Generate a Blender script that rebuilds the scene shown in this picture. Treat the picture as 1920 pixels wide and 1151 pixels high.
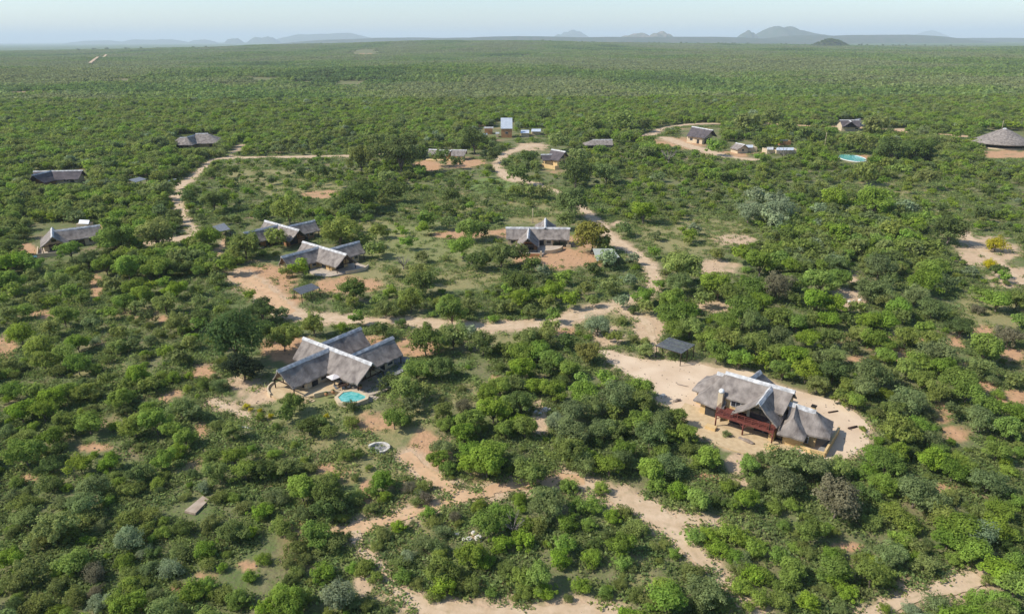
import bpy, math, random
import numpy as np
for o in list(bpy.data.objects): bpy.data.objects.remove(o)
S = bpy.context.scene
COL = S.collection
rnd = random.Random(7)
nr = np.random.RandomState(11)

# ------------------------------------------------------------------ camera
H, FP, CX, CY = 60.0, 1297.0, 960.0, 575.5          # height in metres, focal length and centre in photo pixels
_p = math.atan(501.5 / FP); _r = math.radians(.27)
FW = np.array([0, math.cos(_p), -math.sin(_p)])
_U0 = np.cross([1, 0, 0], FW)
RT = np.array([1, 0, 0]) * math.cos(_r) - _U0 * math.sin(_r)
UP = np.cross(RT, FW)
CAM = np.array([0, 0, H])
cam_d = bpy.data.cameras.new('camera'); cam = bpy.data.objects.new('camera', cam_d); COL.objects.link(cam)
from mathutils import Matrix, Vector, noise as mnoise
m = Matrix.Identity(4)
for i in range(3):
    m[i][0], m[i][1], m[i][2], m[i][3] = RT[i], UP[i], -FW[i], CAM[i]
cam.matrix_world = m
cam_d.sensor_fit = 'HORIZONTAL'; cam_d.sensor_width = 36; cam_d.lens = 36 * FP / 1920
cam_d.clip_start = 1; cam_d.clip_end = 120000
S.camera = cam

# ------------------------------------------------------------------ sky, sun, exposure
SUN_EL, SUN_AZ = math.radians(43), math.radians(9)   # azimuth measured from -x towards -y
to_sun = Vector((-math.cos(SUN_EL) * math.cos(SUN_AZ), -math.cos(SUN_EL) * math.sin(SUN_AZ), math.sin(SUN_EL)))
W = bpy.data.worlds.new('World'); S.world = W; W.use_nodes = True
nt = W.node_tree
sky = nt.nodes.new('ShaderNodeTexSky'); sky.sky_type = 'NISHITA'; sky.sun_disc = False
sky.sun_elevation = SUN_EL; sky.sun_rotation = math.atan2(to_sun.x, to_sun.y)
sky.altitude = 600; sky.air_density = 1.0; sky.dust_density = 0.9; sky.ozone_density = 3.2
bg = nt.nodes['Background']; bg.inputs[1].default_value = 0.14
nt.links.new(sky.outputs[0], bg.inputs[0])
sd = bpy.data.lights.new('sun', 'SUN'); sd.energy = 4.2; sd.angle = math.radians(.5); sd.color = (1, .95, .87)
sun = bpy.data.objects.new('sun', sd); COL.objects.link(sun)
sun.rotation_euler = to_sun.to_track_quat('Z', 'Y').to_euler(); sun.location = (-50, 0, 150)
S.view_settings.view_transform = 'Standard'; S.view_settings.look = 'None'
S.view_settings.exposure = 0.34; S.view_settings.gamma = 1; S.view_settings.use_curve_mapping = False
HAZE = 7.0e-5
S.cycles.max_bounces = 6; S.cycles.diffuse_bounces = 3; S.cycles.transmission_bounces = 3
S.cycles.volume_bounces = 1; S.cycles.transparent_max_bounces = 6

# ------------------------------------------------------------------ photo pixel -> place on the ground
def P(x, y, z=0.0):
    d = FW + RT * (x - CX) / FP - UP * (y - CY) / FP
    return CAM + d * ((z - H) / d[2])
def proj(X, Y, Z):
    dx, dy, dz = X - CAM[0], Y - CAM[1], Z - CAM[2]
    d = dx * FW[0] + dy * FW[1] + dz * FW[2]
    d = np.where(d < 1, 1, d)
    return CX + FP * (dx * RT[0] + dy * RT[1] + dz * RT[2]) / d, CY - FP * (dx * UP[0] + dy * UP[1] + dz * UP[2]) / d, d
def horizon_y(x): return 74 - (x - 960) * math.tan(_r)

_perm = nr.rand(256, 256)
def vnoise(x, y):                                     # smooth value noise, vectorised
    xi, yi = np.floor(x).astype(int), np.floor(y).astype(int)
    fx, fy = x - xi, y - yi
    fx, fy = fx * fx * (3 - 2 * fx), fy * fy * (3 - 2 * fy)
    g = lambda a, b: _perm[a & 255, b & 255]
    return (g(xi, yi) * (1 - fx) + g(xi + 1, yi) * fx) * (1 - fy) + (g(xi, yi + 1) * (1 - fx) + g(xi + 1, yi + 1) * fx) * fy
def fbm(x, y, n=4):
    s = 0; a = .5; t = 0
    for i in range(n):
        s = s + a * vnoise(x * 2 ** i + 17.3 * i, y * 2 ** i + 9.1 * i); t += a; a *= .5
    return s / t
def terr(x, y):                                       # level round the lodges, rolling beyond
    r = np.hypot(x, y)
    k = np.clip((r - 560) / 900, 0, 1); k = k * k * (3 - 2 * k)
    far = np.clip((r - 4800) / 1500, 0, 1); up = np.clip((r - 1300) / 3300, 0, 1); up = up * up * (3 - 2 * up); a = x / np.maximum(y, 1.0)
    lift = np.where(y > 0, 8 + 36 * np.exp(-((a + .02) / .36) ** 2), 0)
    return (k * (fbm(x / 900 + 3, y / 700 + 5, 3) - .5) * 34 + up * lift) * (1 - far) - 6 * far

# ------------------------------------------------------------------ materials
def mat(name, c1, c2=None, rough=.85, scale=1.0, bump=0.0, detail=5, spec=.2, stretch=None, contrast=(.35, .65), coord='Object', metal=0):
    m = bpy.data.materials.new(name); m.use_nodes = True; t = m.node_tree; b = t.nodes['Principled BSDF']
    b.inputs['Roughness'].default_value = rough; b.inputs['Specular IOR Level'].default_value = spec; b.inputs['Metallic'].default_value = metal
    c2 = c2 or tuple(v * .8 for v in c1)
    tc = t.nodes.new('ShaderNodeTexCoord'); mp = t.nodes.new('ShaderNodeMapping'); t.links.new(tc.outputs[coord], mp.inputs[0])
    if stretch: mp.inputs['Scale'].default_value = stretch
    n = t.nodes.new('ShaderNodeTexNoise'); n.inputs['Scale'].default_value = scale; n.inputs['Detail'].default_value = detail
    t.links.new(mp.outputs[0], n.inputs[0])
    r = t.nodes.new('ShaderNodeMapRange'); r.inputs[1].default_value, r.inputs[2].default_value = contrast
    t.links.new(n.outputs[0], r.inputs[0])
    mx = t.nodes.new('ShaderNodeMix'); mx.data_type = 'RGBA'; mx.inputs[6].default_value = (*c1, 1); mx.inputs[7].default_value = (*c2, 1)
    t.links.new(r.outputs[0], mx.inputs[0]); t.links.new(mx.outputs[2], b.inputs['Base Color'])
    if bump:
        n2 = t.nodes.new('ShaderNodeTexNoise'); n2.inputs['Scale'].default_value = scale * 6; n2.inputs['Detail'].default_value = 4
        t.links.new(mp.outputs[0], n2.inputs[0])
        bp = t.nodes.new('ShaderNodeBump'); bp.inputs['Strength'].default_value = bump; bp.inputs['Distance'].default_value = .1
        t.links.new(n2.outputs[0], bp.inputs['Height']); t.links.new(bp.outputs[0], b.inputs['Normal'])
    return m
M = {}
M['thatch'] = mat('thatch', (.330, .285, .245), (.125, .105, .092), .95, .8, 1.0, stretch=(1, 1, .45), contrast=(.30, .72), detail=10)
M['thatch_dark'] = mat('thatch_dark', (.12, .10, .10), (.075, .065, .068), .95, .6, .8)
M['cap'] = mat('ridge_mortar', (.62, .61, .59), (.33, .32, .31), .8, 1.3, .5, detail=8)
M['yellow'] = mat('ochre_plaster', (.66, .47, .23), (.54, .37, .17), .85, .7, .2)
M['cream'] = mat('cream_plaster', (.62, .50, .33), (.52, .41, .27), .85, .7, .2)
M['brick'] = mat('orange_wall', (.42, .22, .10), (.34, .17, .08), .85, .6, .2)
M['terrace'] = mat('terrace_paving', (.58, .44, .26), (.48, .35, .20), .85, 1.2, .3)
M['paleterrace'] = mat('pale_paving', (.50, .42, .32), (.42, .34, .26), .85, 1.2, .3)
M['deckred'] = mat('red_stained_timber', (.20, .062, .045), (.12, .036, .028), .6, 2, .3, stretch=(1, 8, 1))
M['darkwood'] = mat('dark_timber', (.06, .035, .025), (.035, .022, .017), .7, 3, .3)
M['slat'] = mat('weathered_slats', (.19, .20, .215), (.12, .13, .14), .6, 2, .2)
M['white'] = mat('white_paint', (.80, .80, .78), (.70, .70, .68), .6, 2)
M['metal'] = mat('pale_sheet_metal', (.62, .66, .70), (.52, .56, .60), .45, .6, metal=.2)
M['glass'] = mat('window_glass', (.02, .025, .03), (.03, .035, .04), .08, 1, spec=.6)
M['frame'] = mat('window_frame', (.55, .55, .52), (.45, .44, .42), .6, 2)
M['water'] = mat('pool_water', (.05, .36, .33), (.22, .56, .50), .08, 1.4, .6, spec=.6)  # darker blotches paint reflections of nearby trees into the water colour
M['stone'] = mat('pale_stone', (.70, .66, .58), (.45, .40, .33), .9, 1.5, .6)
M['grey'] = mat('grey_screed', (.28, .27, .26), (.2, .195, .19), .85, 1, .3)
M['concrete'] = mat('slab_concrete', (.45, .36, .27), (.33, .25, .18), .9, .8, .4)
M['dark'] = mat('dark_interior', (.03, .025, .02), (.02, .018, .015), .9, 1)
M['tyre'] = mat('tyre_rubber', (.02, .02, .02), None, .8)
M['bark'] = mat('bark', (.20, .16, .13), (.12, .095, .075), .9, 4, .5)
M['deadbark'] = mat('bleached_bark', (.30, .26, .22), (.2, .17, .14), .9, 4, .4)
M['fabric'] = mat('parasol_fabric', (.72, .66, .62), (.62, .56, .52), .8, 2)
M['rock'] = mat('rock', (.30, .24, .19), (.18, .14, .11), .9, 1, .6)

def leafmat(name, c, hue=.03, val=.5):
    m = bpy.data.materials.new(name); m.use_nodes = True; t = m.node_tree
    for n in list(t.nodes): t.nodes.remove(n)
    out = t.nodes.new('ShaderNodeOutputMaterial')
    oi = t.nodes.new('ShaderNodeObjectInfo'); at = t.nodes.new('ShaderNodeAttribute'); at.attribute_name = 'tint'
    hsv = t.nodes.new('ShaderNodeHueSaturation'); hsv.inputs['Color'].default_value = (*c, 1)
    r1 = t.nodes.new('ShaderNodeMapRange'); r1.inputs[3].default_value = .5 - hue; r1.inputs[4].default_value = .5 + hue
    t.links.new(oi.outputs['Random'], r1.inputs[0]); t.links.new(r1.outputs[0], hsv.inputs['Hue'])
    ml = t.nodes.new('ShaderNodeMath'); ml.operation = 'MULTIPLY'; ml.inputs[1].default_value = 7.31
    fr = t.nodes.new('ShaderNodeMath'); fr.operation = 'FRACT'
    t.links.new(oi.outputs['Random'], ml.inputs[0]); t.links.new(ml.outputs[0], fr.inputs[0])
    r2 = t.nodes.new('ShaderNodeMapRange'); r2.inputs[3].default_value = 1 - val * .5; r2.inputs[4].default_value = 1 + val * .5
    t.links.new(fr.outputs[0], r2.inputs[0])
    m2 = t.nodes.new('ShaderNodeMath'); m2.operation = 'MULTIPLY'
    t.links.new(r2.outputs[0], m2.inputs[0]); t.links.new(at.outputs['Fac'], m2.inputs[1]); t.links.new(m2.outputs[0], hsv.inputs['Value'])
    ml2 = t.nodes.new('ShaderNodeMath'); ml2.operation = 'MULTIPLY'; ml2.inputs[1].default_value = 3.77
    fr2 = t.nodes.new('ShaderNodeMath'); fr2.operation = 'FRACT'
    t.links.new(oi.outputs['Random'], ml2.inputs[0]); t.links.new(ml2.outputs[0], fr2.inputs[0])
    r3 = t.nodes.new('ShaderNodeMapRange'); r3.inputs[3].default_value = .92; r3.inputs[4].default_value = 1.06
    t.links.new(fr2.outputs[0], r3.inputs[0]); t.links.new(r3.outputs[0], hsv.inputs['Saturation'])
    d = t.nodes.new('ShaderNodeBsdfDiffuse'); tr = t.nodes.new('ShaderNodeBsdfTranslucent'); mx = t.nodes.new('ShaderNodeMixShader'); mx.inputs[0].default_value = .5
    t.links.new(hsv.outputs[0], d.inputs[0]); t.links.new(hsv.outputs[0], tr.inputs[0])
    t.links.new(d.outputs[0], mx.inputs[1]); t.links.new(tr.outputs[0], mx.inputs[2]); t.links.new(mx.outputs[0], out.inputs[0])
    return m
LEAF = {'g': (.260, .360, .062), 'y': (.270, .345, .062), 'o': (.275, .320, .088), 'e': (.230, .285, .105), 'd': (.165, .220, .062),
        'k': (.240, .215, .130), 'w': (.320, .385, .205), 'D': (.120, .210, .055), 'B': (.045, .070, .035), 'Y': (.50, .44, .04), 'M': (.27, .26, .065), 'P': (.50, .45, .25)}
LM = {k: leafmat('foliage_' + k, c, .014 if k not in 'YMP' else .006, .35) for k, c in LEAF.items()}
LM['herb'] = leafmat('foliage_herb', (.260, .325, .105), .02, .45)
LM['far'] = leafmat('foliage_far', (.250, .330, .090), .010, .25)

for _i, _c in enumerate(((.165, .235, .075), (.20, .285, .08), (.235, .325, .085), (.265, .350, .095), (.285, .345, .115), (.31, .345, .14))): LM['farpatch%d' % _i] = leafmat('foliage_farpatch', _c, .008, .2)
# ------------------------------------------------------------------ mesh helpers
def mesh(name, v, f, m=None, smooth=False):
    me = bpy.data.meshes.new(name); me.from_pydata([tuple(map(float, q)) for q in v], [], f)
    if m: me.materials.append(m)
    if smooth: me.polygons.foreach_set('use_smooth', [True] * len(me.polygons))
    me.update(); return me
def link(name, me, parent=None, loc=(0, 0, 0)):
    o = bpy.data.objects.new(name, me); COL.objects.link(o); o.location = loc
    if parent: o.parent = parent
    return o
def tag(o, label, cat, group=None):
    o['label'] = label; o['category'] = cat
    if group: o['group'] = group
    return o
def thing(name, label, cat, loc=(0, 0, 0), rz=0.0, group=None):
    o = bpy.data.objects.new(name, None); COL.objects.link(o); o.empty_display_size = .5
    o.location = loc; o.rotation_euler = (0, 0, rz); return tag(o, label, cat, group)
def struct(name, me, kind='structure'):
    o = link(name, me); o['kind'] = kind; return o
def boxmesh(name, x0, x1, y0, y1, z0, z1, m, bev=0.0):
    v = [(x, y, z) for z in (z0, z1) for x, y in ((x0, y0), (x1, y0), (x1, y1), (x0, y1))]
    f = [(3, 2, 1, 0), (4, 5, 6, 7), (0, 1, 5, 4), (1, 2, 6, 5), (2, 3, 7, 6), (3, 0, 4, 7)]
    return mesh(name, v, f, m)
def prism(name, pts, z0, z1, m):
    n = len(pts); a = sum(pts[i][0] * pts[(i + 1) % n][1] - pts[(i + 1) % n][0] * pts[i][1] for i in range(n))
    if a < 0: pts = pts[::-1]
    v = [(x, y, z0) for x, y in pts] + [(x, y, z1) for x, y in pts]
    f = [tuple(range(n))[::-1], tuple(range(n, 2 * n))] + [(i, (i + 1) % n, n + (i + 1) % n, n + i) for i in range(n)]
    return mesh(name, v, f, m)
def tube_data(pts, rad, k=6):
    v, f = [], []
    for i, (p, r) in enumerate(zip(pts, rad)):
        p = Vector(p); a = Vector(pts[max(i - 1, 0)]); b = Vector(pts[min(i + 1, len(pts) - 1)])
        q = (b - a).to_track_quat('Z', 'Y')
        for j in range(k):
            t = 2 * math.pi * j / k; v.append(p + q @ Vector((r * math.cos(t), r * math.sin(t), 0)))
        if i:
            o = (i - 1) * k
            f += [(o + j, o + (j + 1) % k, o + k + (j + 1) % k, o + k + j) for j in range(k)]
    f.append(tuple(range(k))[::-1]); f.append(tuple(range(len(v) - k, len(v))))
    return v, f
def tubes(name, lst, m, k=6):
    V, Fc = [], []
    for pts, rad in lst:
        v, f = tube_data(pts, rad, k); o = len(V); V += v; Fc += [tuple(i + o for i in q) for q in f]
    return mesh(name, V, Fc, m, True)
def barmesh(name, a, b, w, h, m):                     # rectangular bar from a to b
    a, b = Vector(a), Vector(b); q = (b - a).to_track_quat('X', 'Z'); L = (b - a).length
    v = [a + q @ Vector((x, y, z)) for x in (0, L) for y, z in ((-w / 2, -h / 2), (w / 2, -h / 2), (w / 2, h / 2), (-w / 2, h / 2))]
    return mesh(name, v, [(3, 2, 1, 0), (4, 5, 6, 7), (0, 1, 5, 4), (1, 2, 6, 5), (2, 3, 7, 6), (3, 0, 4, 7)][:6], m)

# ------------------------------------------------------------------ tracks, traced on the ground (photo px, half width px)
TR = {
 'yard': [(446,512,18),(456,522,22),(480,540,22),(515,568,20),(545,588,15),(575,595,10)],
 'main': [(545,588,12),(590,596,11),(640,599,10),(700,602,9),(760,603,9),(830,609,10),(900,613,10),(960,611,10),(1010,607,10),(1050,604,12),(1085,590,13),(1115,581,13),(1150,573,9),(1185,560,7),(1210,552,8),(1224,540,11),(1228,522,13),(1216,500,13),(1190,475,10),(1160,455,9),(1140,438,8),(1125,418,7),(1103,402,9),(1090,390,8),(1070,376,5),(1040,359,5),(1000,345,4),(962,336,7),(940,322,8),(932,308,6),(950,288,5),(985,276,9),(1010,272,7)],
 'west': [(285,455,5),(330,448,6),(368,438,7),(352,420,9),(342,400,10),(334,380,11),(330,365,11),(340,348,8),(358,335,7),(376,320,7),(392,305,2),(415,298,3.5),(460,296,2.2),(520,295,2),(590,294,2),(640,293,2),(690,291,1.6),(760,288,1.5)],
 'westspur': [(405,478,7),(418,462,8),(422,450,7),(415,438,4)],
 'northwest': [(425,298,4),(440,285,3),(452,272,4)],
 'yardlink': [(1232,668,5),(1226,640,8),(1215,610,9),(1192,590,10),(1165,580,8)],
 'east': [(1210,255,5),(1225,250,8),(1240,242,3),(1260,238,1.8),(1300,233,1.6),(1345,232,1.2)],
 'lodge': [(1245,258,14),(1285,272,13),(1330,285,10),(1370,296,4),(1420,300,2)],
 'northeast': [(1440,232,4),(1500,236,4),(1560,238,4),(1620,240,3),(1670,244,5),(1720,249,5),(1780,254,5),(1840,258,3),(1900,258,3)],
 'lower': [(1062,888,10),(1093,906,16),(1141,924,17),(1182,940,20),(1224,963,25),(1255,990,28),(1285,1020,20),(1321,1056,16),(1349,1086,15),(1377,1114,15),(1405,1145,18),(1430,1180,20)],
 'lowerspur': [(1270,975,18),(1305,978,12),(1340,980,8)],
 'lowerlink': [(1095,898,12),(1040,900,14),(990,908,12),(950,912,12),(869,933,12),(814,950,12),(758,966,12),(716,980,13),(675,988,15),(636,995,9),(618,1000,5)],
 'gully': [(665,995,14),(668,1015,14),(690,1045,6),(715,1060,9),(728,1080,8),(730,1100,10),(765,1120,14),(800,1135,22),(850,1150,28),(930,1155,22),(1020,1150,22),(1110,1146,16),(1170,1150,14)],
 'path': [(760,850,14),(785,875,14),(810,895,15),(840,915,14),(880,930,10),(925,925,8)],
 'southeast': [(1620,1160,18),(1680,1132,16),(1730,1115,14),(1790,1098,26),(1840,1085,22)],
 'hilltrack': [(1808,435,8),(1830,460,8),(1860,485,10),(1890,510,8),(1930,535,10)],
 'gardenpath': [(398,750,8),(425,765,9),(455,778,8),(480,792,5)],
 'fartrack': [(170,122,3),(185,114,3),(200,107,3)],
}
YARD = [(1118,654),(1150,658),(1175,668),(1205,673),(1245,674),(1300,680),(1345,690),(1400,694),(1460,722),(1520,740),(1570,752),(1600,770),(1635,800),(1632,830),(1600,858),(1545,868),(1480,850),(1440,852),(1400,842),(1360,836),(1325,822),(1300,800),(1270,775),(1235,752),(1215,728),(1180,705),(1150,690),(1135,672)]
BL = '''r 500 525 60 30;r 470 512 30 14;r 530 560 40 22;t 700 520 90 34;r 650 535 70 16;r 1045 485 85 22;r 945 438 35 9;r 1095 452 36 14;r 1000 490 40 12;
l 600 765 120 36;r 545 655 60 24;r 690 648 60 18;t 690 830 80 40;r 800 850 45 40;s 480 735 40 26;t 760 790 60 40;r 700 790 50 22;r 780 650 50 20;
t 830 380 100 20;l 800 460 120 45;t 860 522 100 22;r 860 440 50 8;G 925 348 50 16;t 1000 395 60 25;t 560 345 90 28;t 480 330 60 20;t 640 370 60 14;r 605 365 40 8;r 875 306 40 10;r 800 312 30 12;t 700 430 70 20;
t 1700 358 120 16;t 1290 440 120 36;s 1590 560 38 22;t 1860 585 70 40;s 1850 470 60 30;s 1900 520 50 20;t 1780 420 50 30;s 1345 575 42 12;s 1012 785 16 38;s 1215 620 32 32;t 1165 605 80 40;s 1140 630 34 20;r 1060 620 20 14;s 1340 500 50 14;s 1380 450 40 10;
r 181 538 13 25;r 78 590 26 8;r 11 649 22 25;r 125 677 12 6;r 311 599 16 7;r 381 699 24 14;r 322 743 26 15;s 445 718 26 15;s 417 760 40 12;r 378 805 12 16;r 172 838 36 8;t 17 883 24 15;r 56 897 20 10;r 339 1105 24 13;r 389 1080 24 10;r 459 1061 22 10;t 83 1113 24 7;r 256 1144 30 6;t 339 883 26 7;t 200 700 60 20;
r 786 874 36 18;r 758 911 9 14;r 688 913 14 15;r 688 947 10 12;s 878 1005 18 7;s 680 1097 20 22;t 744 1125 40 20;t 640 880 60 20;t 740 890 80 30;t 560 830 50 20;t 850 990 60 14;t 790 1020 60 24;
r 1321 894 30 9;s 1391 905 26 9;s 1380 870 20 20;t 1205 1052 24 22;t 1210 1094 36 20;r 1774 916 24 12;r 1585 1025 34 8;s 1801 1097 60 20;s 1676 1130 50 12;t 1100 1135 100 12;
r 1607 674 22 9;r 1690 666 16 14;r 1676 630 26 9;r 1793 646 20 16;r 1843 624 24 14;r 1893 663 34 16;r 1851 721 20 12;r 1899 746 30 14;r 1768 774 28 24;r 1788 812 40 16;s 1598 521 12 14;r 1650 700 20 10;r 1740 640 30 8;r 1800 690 20 10;t 1700 760 60 20;
r 610 880 20 12;r 930 712 14 9;t 900 740 50 30;t 960 640 80 20;t 820 740 40 30;r 1270 270 50 12;s 1000 275 30 8;r 1360 290 50 6;t 1420 238 60 10;G 1450 240 30 6;r 1610 297 26 7;r 1890 290 50 8;s 1690 246 60 5;r 685 105 26 3;s 30 173 60 2;s 80 170 30 2;r 643 130 4 6;s 1410 195 30 2;s 975 129 18 2;r 1235 150 20 2;r 45 468 26 12;r 185 430 20 8;s 1160 420 14 6;t 1540 790 0 0'''
BLOBS = []
for q in BL.replace('\n', '').split(';'):
    a = q.split()
    if len(a) == 5 and float(a[3]) > 0: BLOBS.append((a[0], *map(float, a[1:])))

def track_world(pts):
    out = []
    for i, (x, y, w) in enumerate(pts):
        a, b = pts[max(i - 1, 0)], pts[min(i + 1, len(pts) - 1)]; dx, dy = b[0] - a[0], b[1] - a[1]; L = math.hypot(dx, dy)
        p = P(x, y, 0); q0, q1 = P(x - dy / L * w, y + dx / L * w, 0), P(x + dy / L * w, y - dx / L * w, 0); wd = (P(b[0], b[1]) - P(a[0], a[1]))[:2]; wd /= np.hypot(*wd)
        out.append((p[0], p[1], min(4.2, .42 * abs((q1 - q0)[0] * wd[1] - (q1 - q0)[1] * wd[0]))))
    # resample with smoothing
    res = []
    n = len(out)
    for i in range(n - 1):
        p0, p1, p2, p3 = (np.array(out[max(i - 1, 0)]), np.array(out[i]), np.array(out[i + 1]), np.array(out[min(i + 2, n - 1)]))
        L = np.hypot(*(p2 - p1)[:2]); k = max(2, int(L / 1.0))
        for j in range(k):
            t = j / k
            q = .5 * (2 * p1 + (p2 - p0) * t + (2 * p0 - 5 * p1 + 4 * p2 - p3) * t * t + (-p0 + 3 * p1 - 3 * p2 + p3) * t ** 3)
            q[2] = p1[2] * (1 - t) + p2[2] * t; res.append(q)
    res.append(np.array(out[-1])); return np.array(res)
TW = {k: track_world(v) for k, v in TR.items()}
YW = np.array([P(x, y)[:2] for x, y in YARD])
def in_poly(x, y, poly):
    r = np.zeros(x.shape, bool); n = len(poly)
    for i in range(n):
        x1, y1 = poly[i]; x2, y2 = poly[(i + 1) % n]
        c = ((y1 > y) != (y2 > y)) & (x < (x2 - x1) * (y - y1) / (y2 - y1 + 1e-12) + x1); r ^= c
    return r
def poly_dist(x, y, poly):                            # signed: negative inside
    d = np.full(x.shape, 1e9); n = len(poly)
    for i in range(n):
        a, b = np.array(poly[i]), np.array(poly[(i + 1) % n]); v = b - a
        t = np.clip(((x - a[0]) * v[0] + (y - a[1]) * v[1]) / (v @ v), 0, 1)
        d = np.minimum(d, np.hypot(x - a[0] - t * v[0], y - a[1] - t * v[1]))
    return np.where(in_poly(x, y, poly), -d, d)
_tp = np.concatenate([TW[k][::2] for k in TW if k != 'fartrack'])
def track_dist(x, y):                                 # metres outside the nearest track edge (negative on it)
    d = np.full(x.shape, 1e9)
    for i in range(0, len(_tp)):
        q = _tp[i]
        sel = np.nonzero((np.abs(x - q[0]) < 14) & (np.abs(y - q[1]) < 14))[0] if x.ndim == 1 else None
        if sel is not None:
            if len(sel): d[sel] = np.minimum(d[sel], np.hypot(x[sel] - q[0], y[sel] - q[1]) - q[2])
    return d
def blob(kinds, px, py):
    s = np.zeros(px.shape)
    for k, bx, by, rx, ry in BLOBS:
        if k in kinds:
            e = ((px - bx) / rx) ** 2 + ((py - by) / ry) ** 2
            s = np.maximum(s, np.clip(1.5 - e * 1.0, 0, 1))
    return s

# ------------------------------------------------------------------ ground sheet
def build_ground():
    rs = [24.0]
    while rs[-1] < 900: rs.append(rs[-1] * 1.0085)
    while rs[-1] < 46000: rs.append(rs[-1] * 1.03)
    rs = np.array(rs)
    an = np.concatenate([np.radians(np.linspace(-47, 47, 620)), np.radians(np.linspace(50, 310, 53))])   # from +y, clockwise
    nA, nR = len(an), len(rs)
    Rg, Ag = np.meshgrid(rs, an, indexing='ij')
    X, Y = (Rg * np.sin(Ag)).ravel(), (Rg * np.cos(Ag)).ravel()
    Z = terr(X, Y)
    Z = Z + np.where(Rg.ravel() < 500, 0, 0)
    px, py, d = proj(X, Y, Z)
    front = (Y > 20) & (Rg.ravel() < 3500)
    td = np.full(X.shape, 1e9); i = np.nonzero(front & (Rg.ravel() < 700))[0]; td[i] = track_dist(X[i], Y[i])
    yd = np.full(X.shape, 1e9); yd[i] = poly_dist(X[i], Y[i], YW)
    n1 = fbm(X / 5, Y / 5, 4); n2 = fbm(X / 1.6 + 40, Y / 1.6, 3); n3 = fbm(X / 22, Y / 22 + 9, 4)
    sand = np.clip(1 - (td - .2) / 1.6 + (n2 - .5) * 1.6, 0, 1)
    sand = np.maximum(sand, np.clip(1 - (yd + .3) / 2.2 + (n2 - .5) * 1.4, 0, 1))
    F_ = lambda k: np.where(front, np.clip(blob(k, px, py) * 1.8 - .5 + (n1 - .5) * 2.4 + (n2 - .5) * 1.8, 0, 1) * (blob(k, px, py) > 0), 0)
    sand = np.maximum(sand, F_('s')); red = F_('r'); tan = F_('t') ; lawn = F_('l'); gg = F_('G')
    red = np.maximum(red, np.clip((n3 - .62) * 6, 0, 1) * np.clip((n1 - .55) * 6, 0, 1) * .7 * (Rg.ravel() < 900))
    v = np.stack([X, Y, Z], 1)
    v = np.vstack([v, [[0, 0, 0]]])
    f = []
    idx = np.arange(nR * nA).reshape(nR, nA)
    a = idx[:-1, :]; b = np.roll(idx, -1, 1)[:-1, :]; c = np.roll(idx, -1, 1)[1:, :]; e = idx[1:, :]
    quads = np.stack([a, e, c, b], -1).reshape(-1, 4)
    me = bpy.data.meshes.new('ground')
    nq = len(quads); tri = np.stack([np.full(nA, nR * nA), idx[0], np.roll(idx[0], -1)], 1)
    me.vertices.add(len(v)); me.vertices.foreach_set('co', v.ravel())
    me.loops.add(nq * 4 + nA * 3); me.loops.foreach_set('vertex_index', np.concatenate([quads.ravel(), tri.ravel()]).astype(np.int32))
    me.polygons.add(nq + nA)
    me.polygons.foreach_set('loop_start', np.concatenate([np.arange(nq) * 4, nq * 4 + np.arange(nA) * 3]).astype(np.int32))
    me.update(calc_edges=True); me.validate()
    c1 = me.color_attributes.new('mask', 'FLOAT_COLOR', 'POINT')
    z1 = np.zeros(len(v)); 
    def app(q): return np.append(q, 0)
    c1.data.foreach_set('color', np.stack([app(sand), app(red), app(tan), np.ones(len(v))], 1).ravel().astype(np.float32))
    c2 = me.color_attributes.new('mask2', 'FLOAT_COLOR', 'POINT')
    c2.data.foreach_set('color', np.stack([app(lawn), app(gg), z1, np.ones(len(v))], 1).ravel().astype(np.float32))
    me.polygons.foreach_set('use_smooth', [True] * len(me.polygons))
    m = bpy.data.materials.new('bushveld_soil'); m.use_nodes = True; t = m.node_tree; b = t.nodes['Principled BSDF']
    b.inputs['Roughness'].default_value = .95; b.inputs['Specular IOR Level'].default_value = .1
    tc = t.nodes.new('ShaderNodeTexCoord')
    def noise(sc, det=5, dist=0):
        n = t.nodes.new('ShaderNodeTexNoise'); n.inputs['Scale'].default_value = sc; n.inputs['Detail'].default_value = det; n.inputs['Distortion'].default_value = dist
        t.links.new(tc.outputs['Object'], n.inputs[0]); return n.outputs[0]
    def rng(s, a, b_, c=0, d=1):
        r = t.nodes.new('ShaderNodeMapRange'); r.inputs[1].default_value = a; r.inputs[2].default_value = b_; r.inputs[3].default_value = c; r.inputs[4].default_value = d
        t.links.new(s, r.inputs[0]); return r.outputs[0]
    def mix(f, a, b_):
        x = t.nodes.new('ShaderNodeMix'); x.data_type = 'RGBA'
        if isinstance(f, float): x.inputs[0].default_value = f
        else: t.links.new(f, x.inputs[0])
        for k, q in ((6, a), (7, b_)):
            if isinstance(q, tuple): x.inputs[k].default_value = (*q, 1)
            else: t.links.new(q, x.inputs[k])
        return x.outputs[2]
    sep = []
    for nm in ('mask', 'mask2'):
        a_ = t.nodes.new('ShaderNodeAttribute'); a_.attribute_name = nm
        s_ = t.nodes.new('ShaderNodeSeparateColor'); t.links.new(a_.outputs['Color'], s_.inputs[0]); sep.append(s_)
    grass = mix(rng(noise(.9), .35, .65), (.150, .165, .062), (.215, .195, .098))
    grass = mix(rng(noise(.16), .42, .62), grass, (.130, .165, .055))
    grass = mix(rng(noise(.07, 4), .55, .70), grass, (.28, .205, .12))
    litter = mix(rng(noise(2.5), .5, .75), grass, (.15, .12, .075))
    tan = mix(rng(noise(1.3), .3, .7), (.31, .255, .12), (.215, .215, .088))
    lawn = mix(rng(noise(1.1), .35, .65), (.26, .25, .105), (.185, .205, .075))
    red = mix(rng(noise(.8), .3, .7), (.53, .315, .175), (.41, .245, .135))
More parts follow.
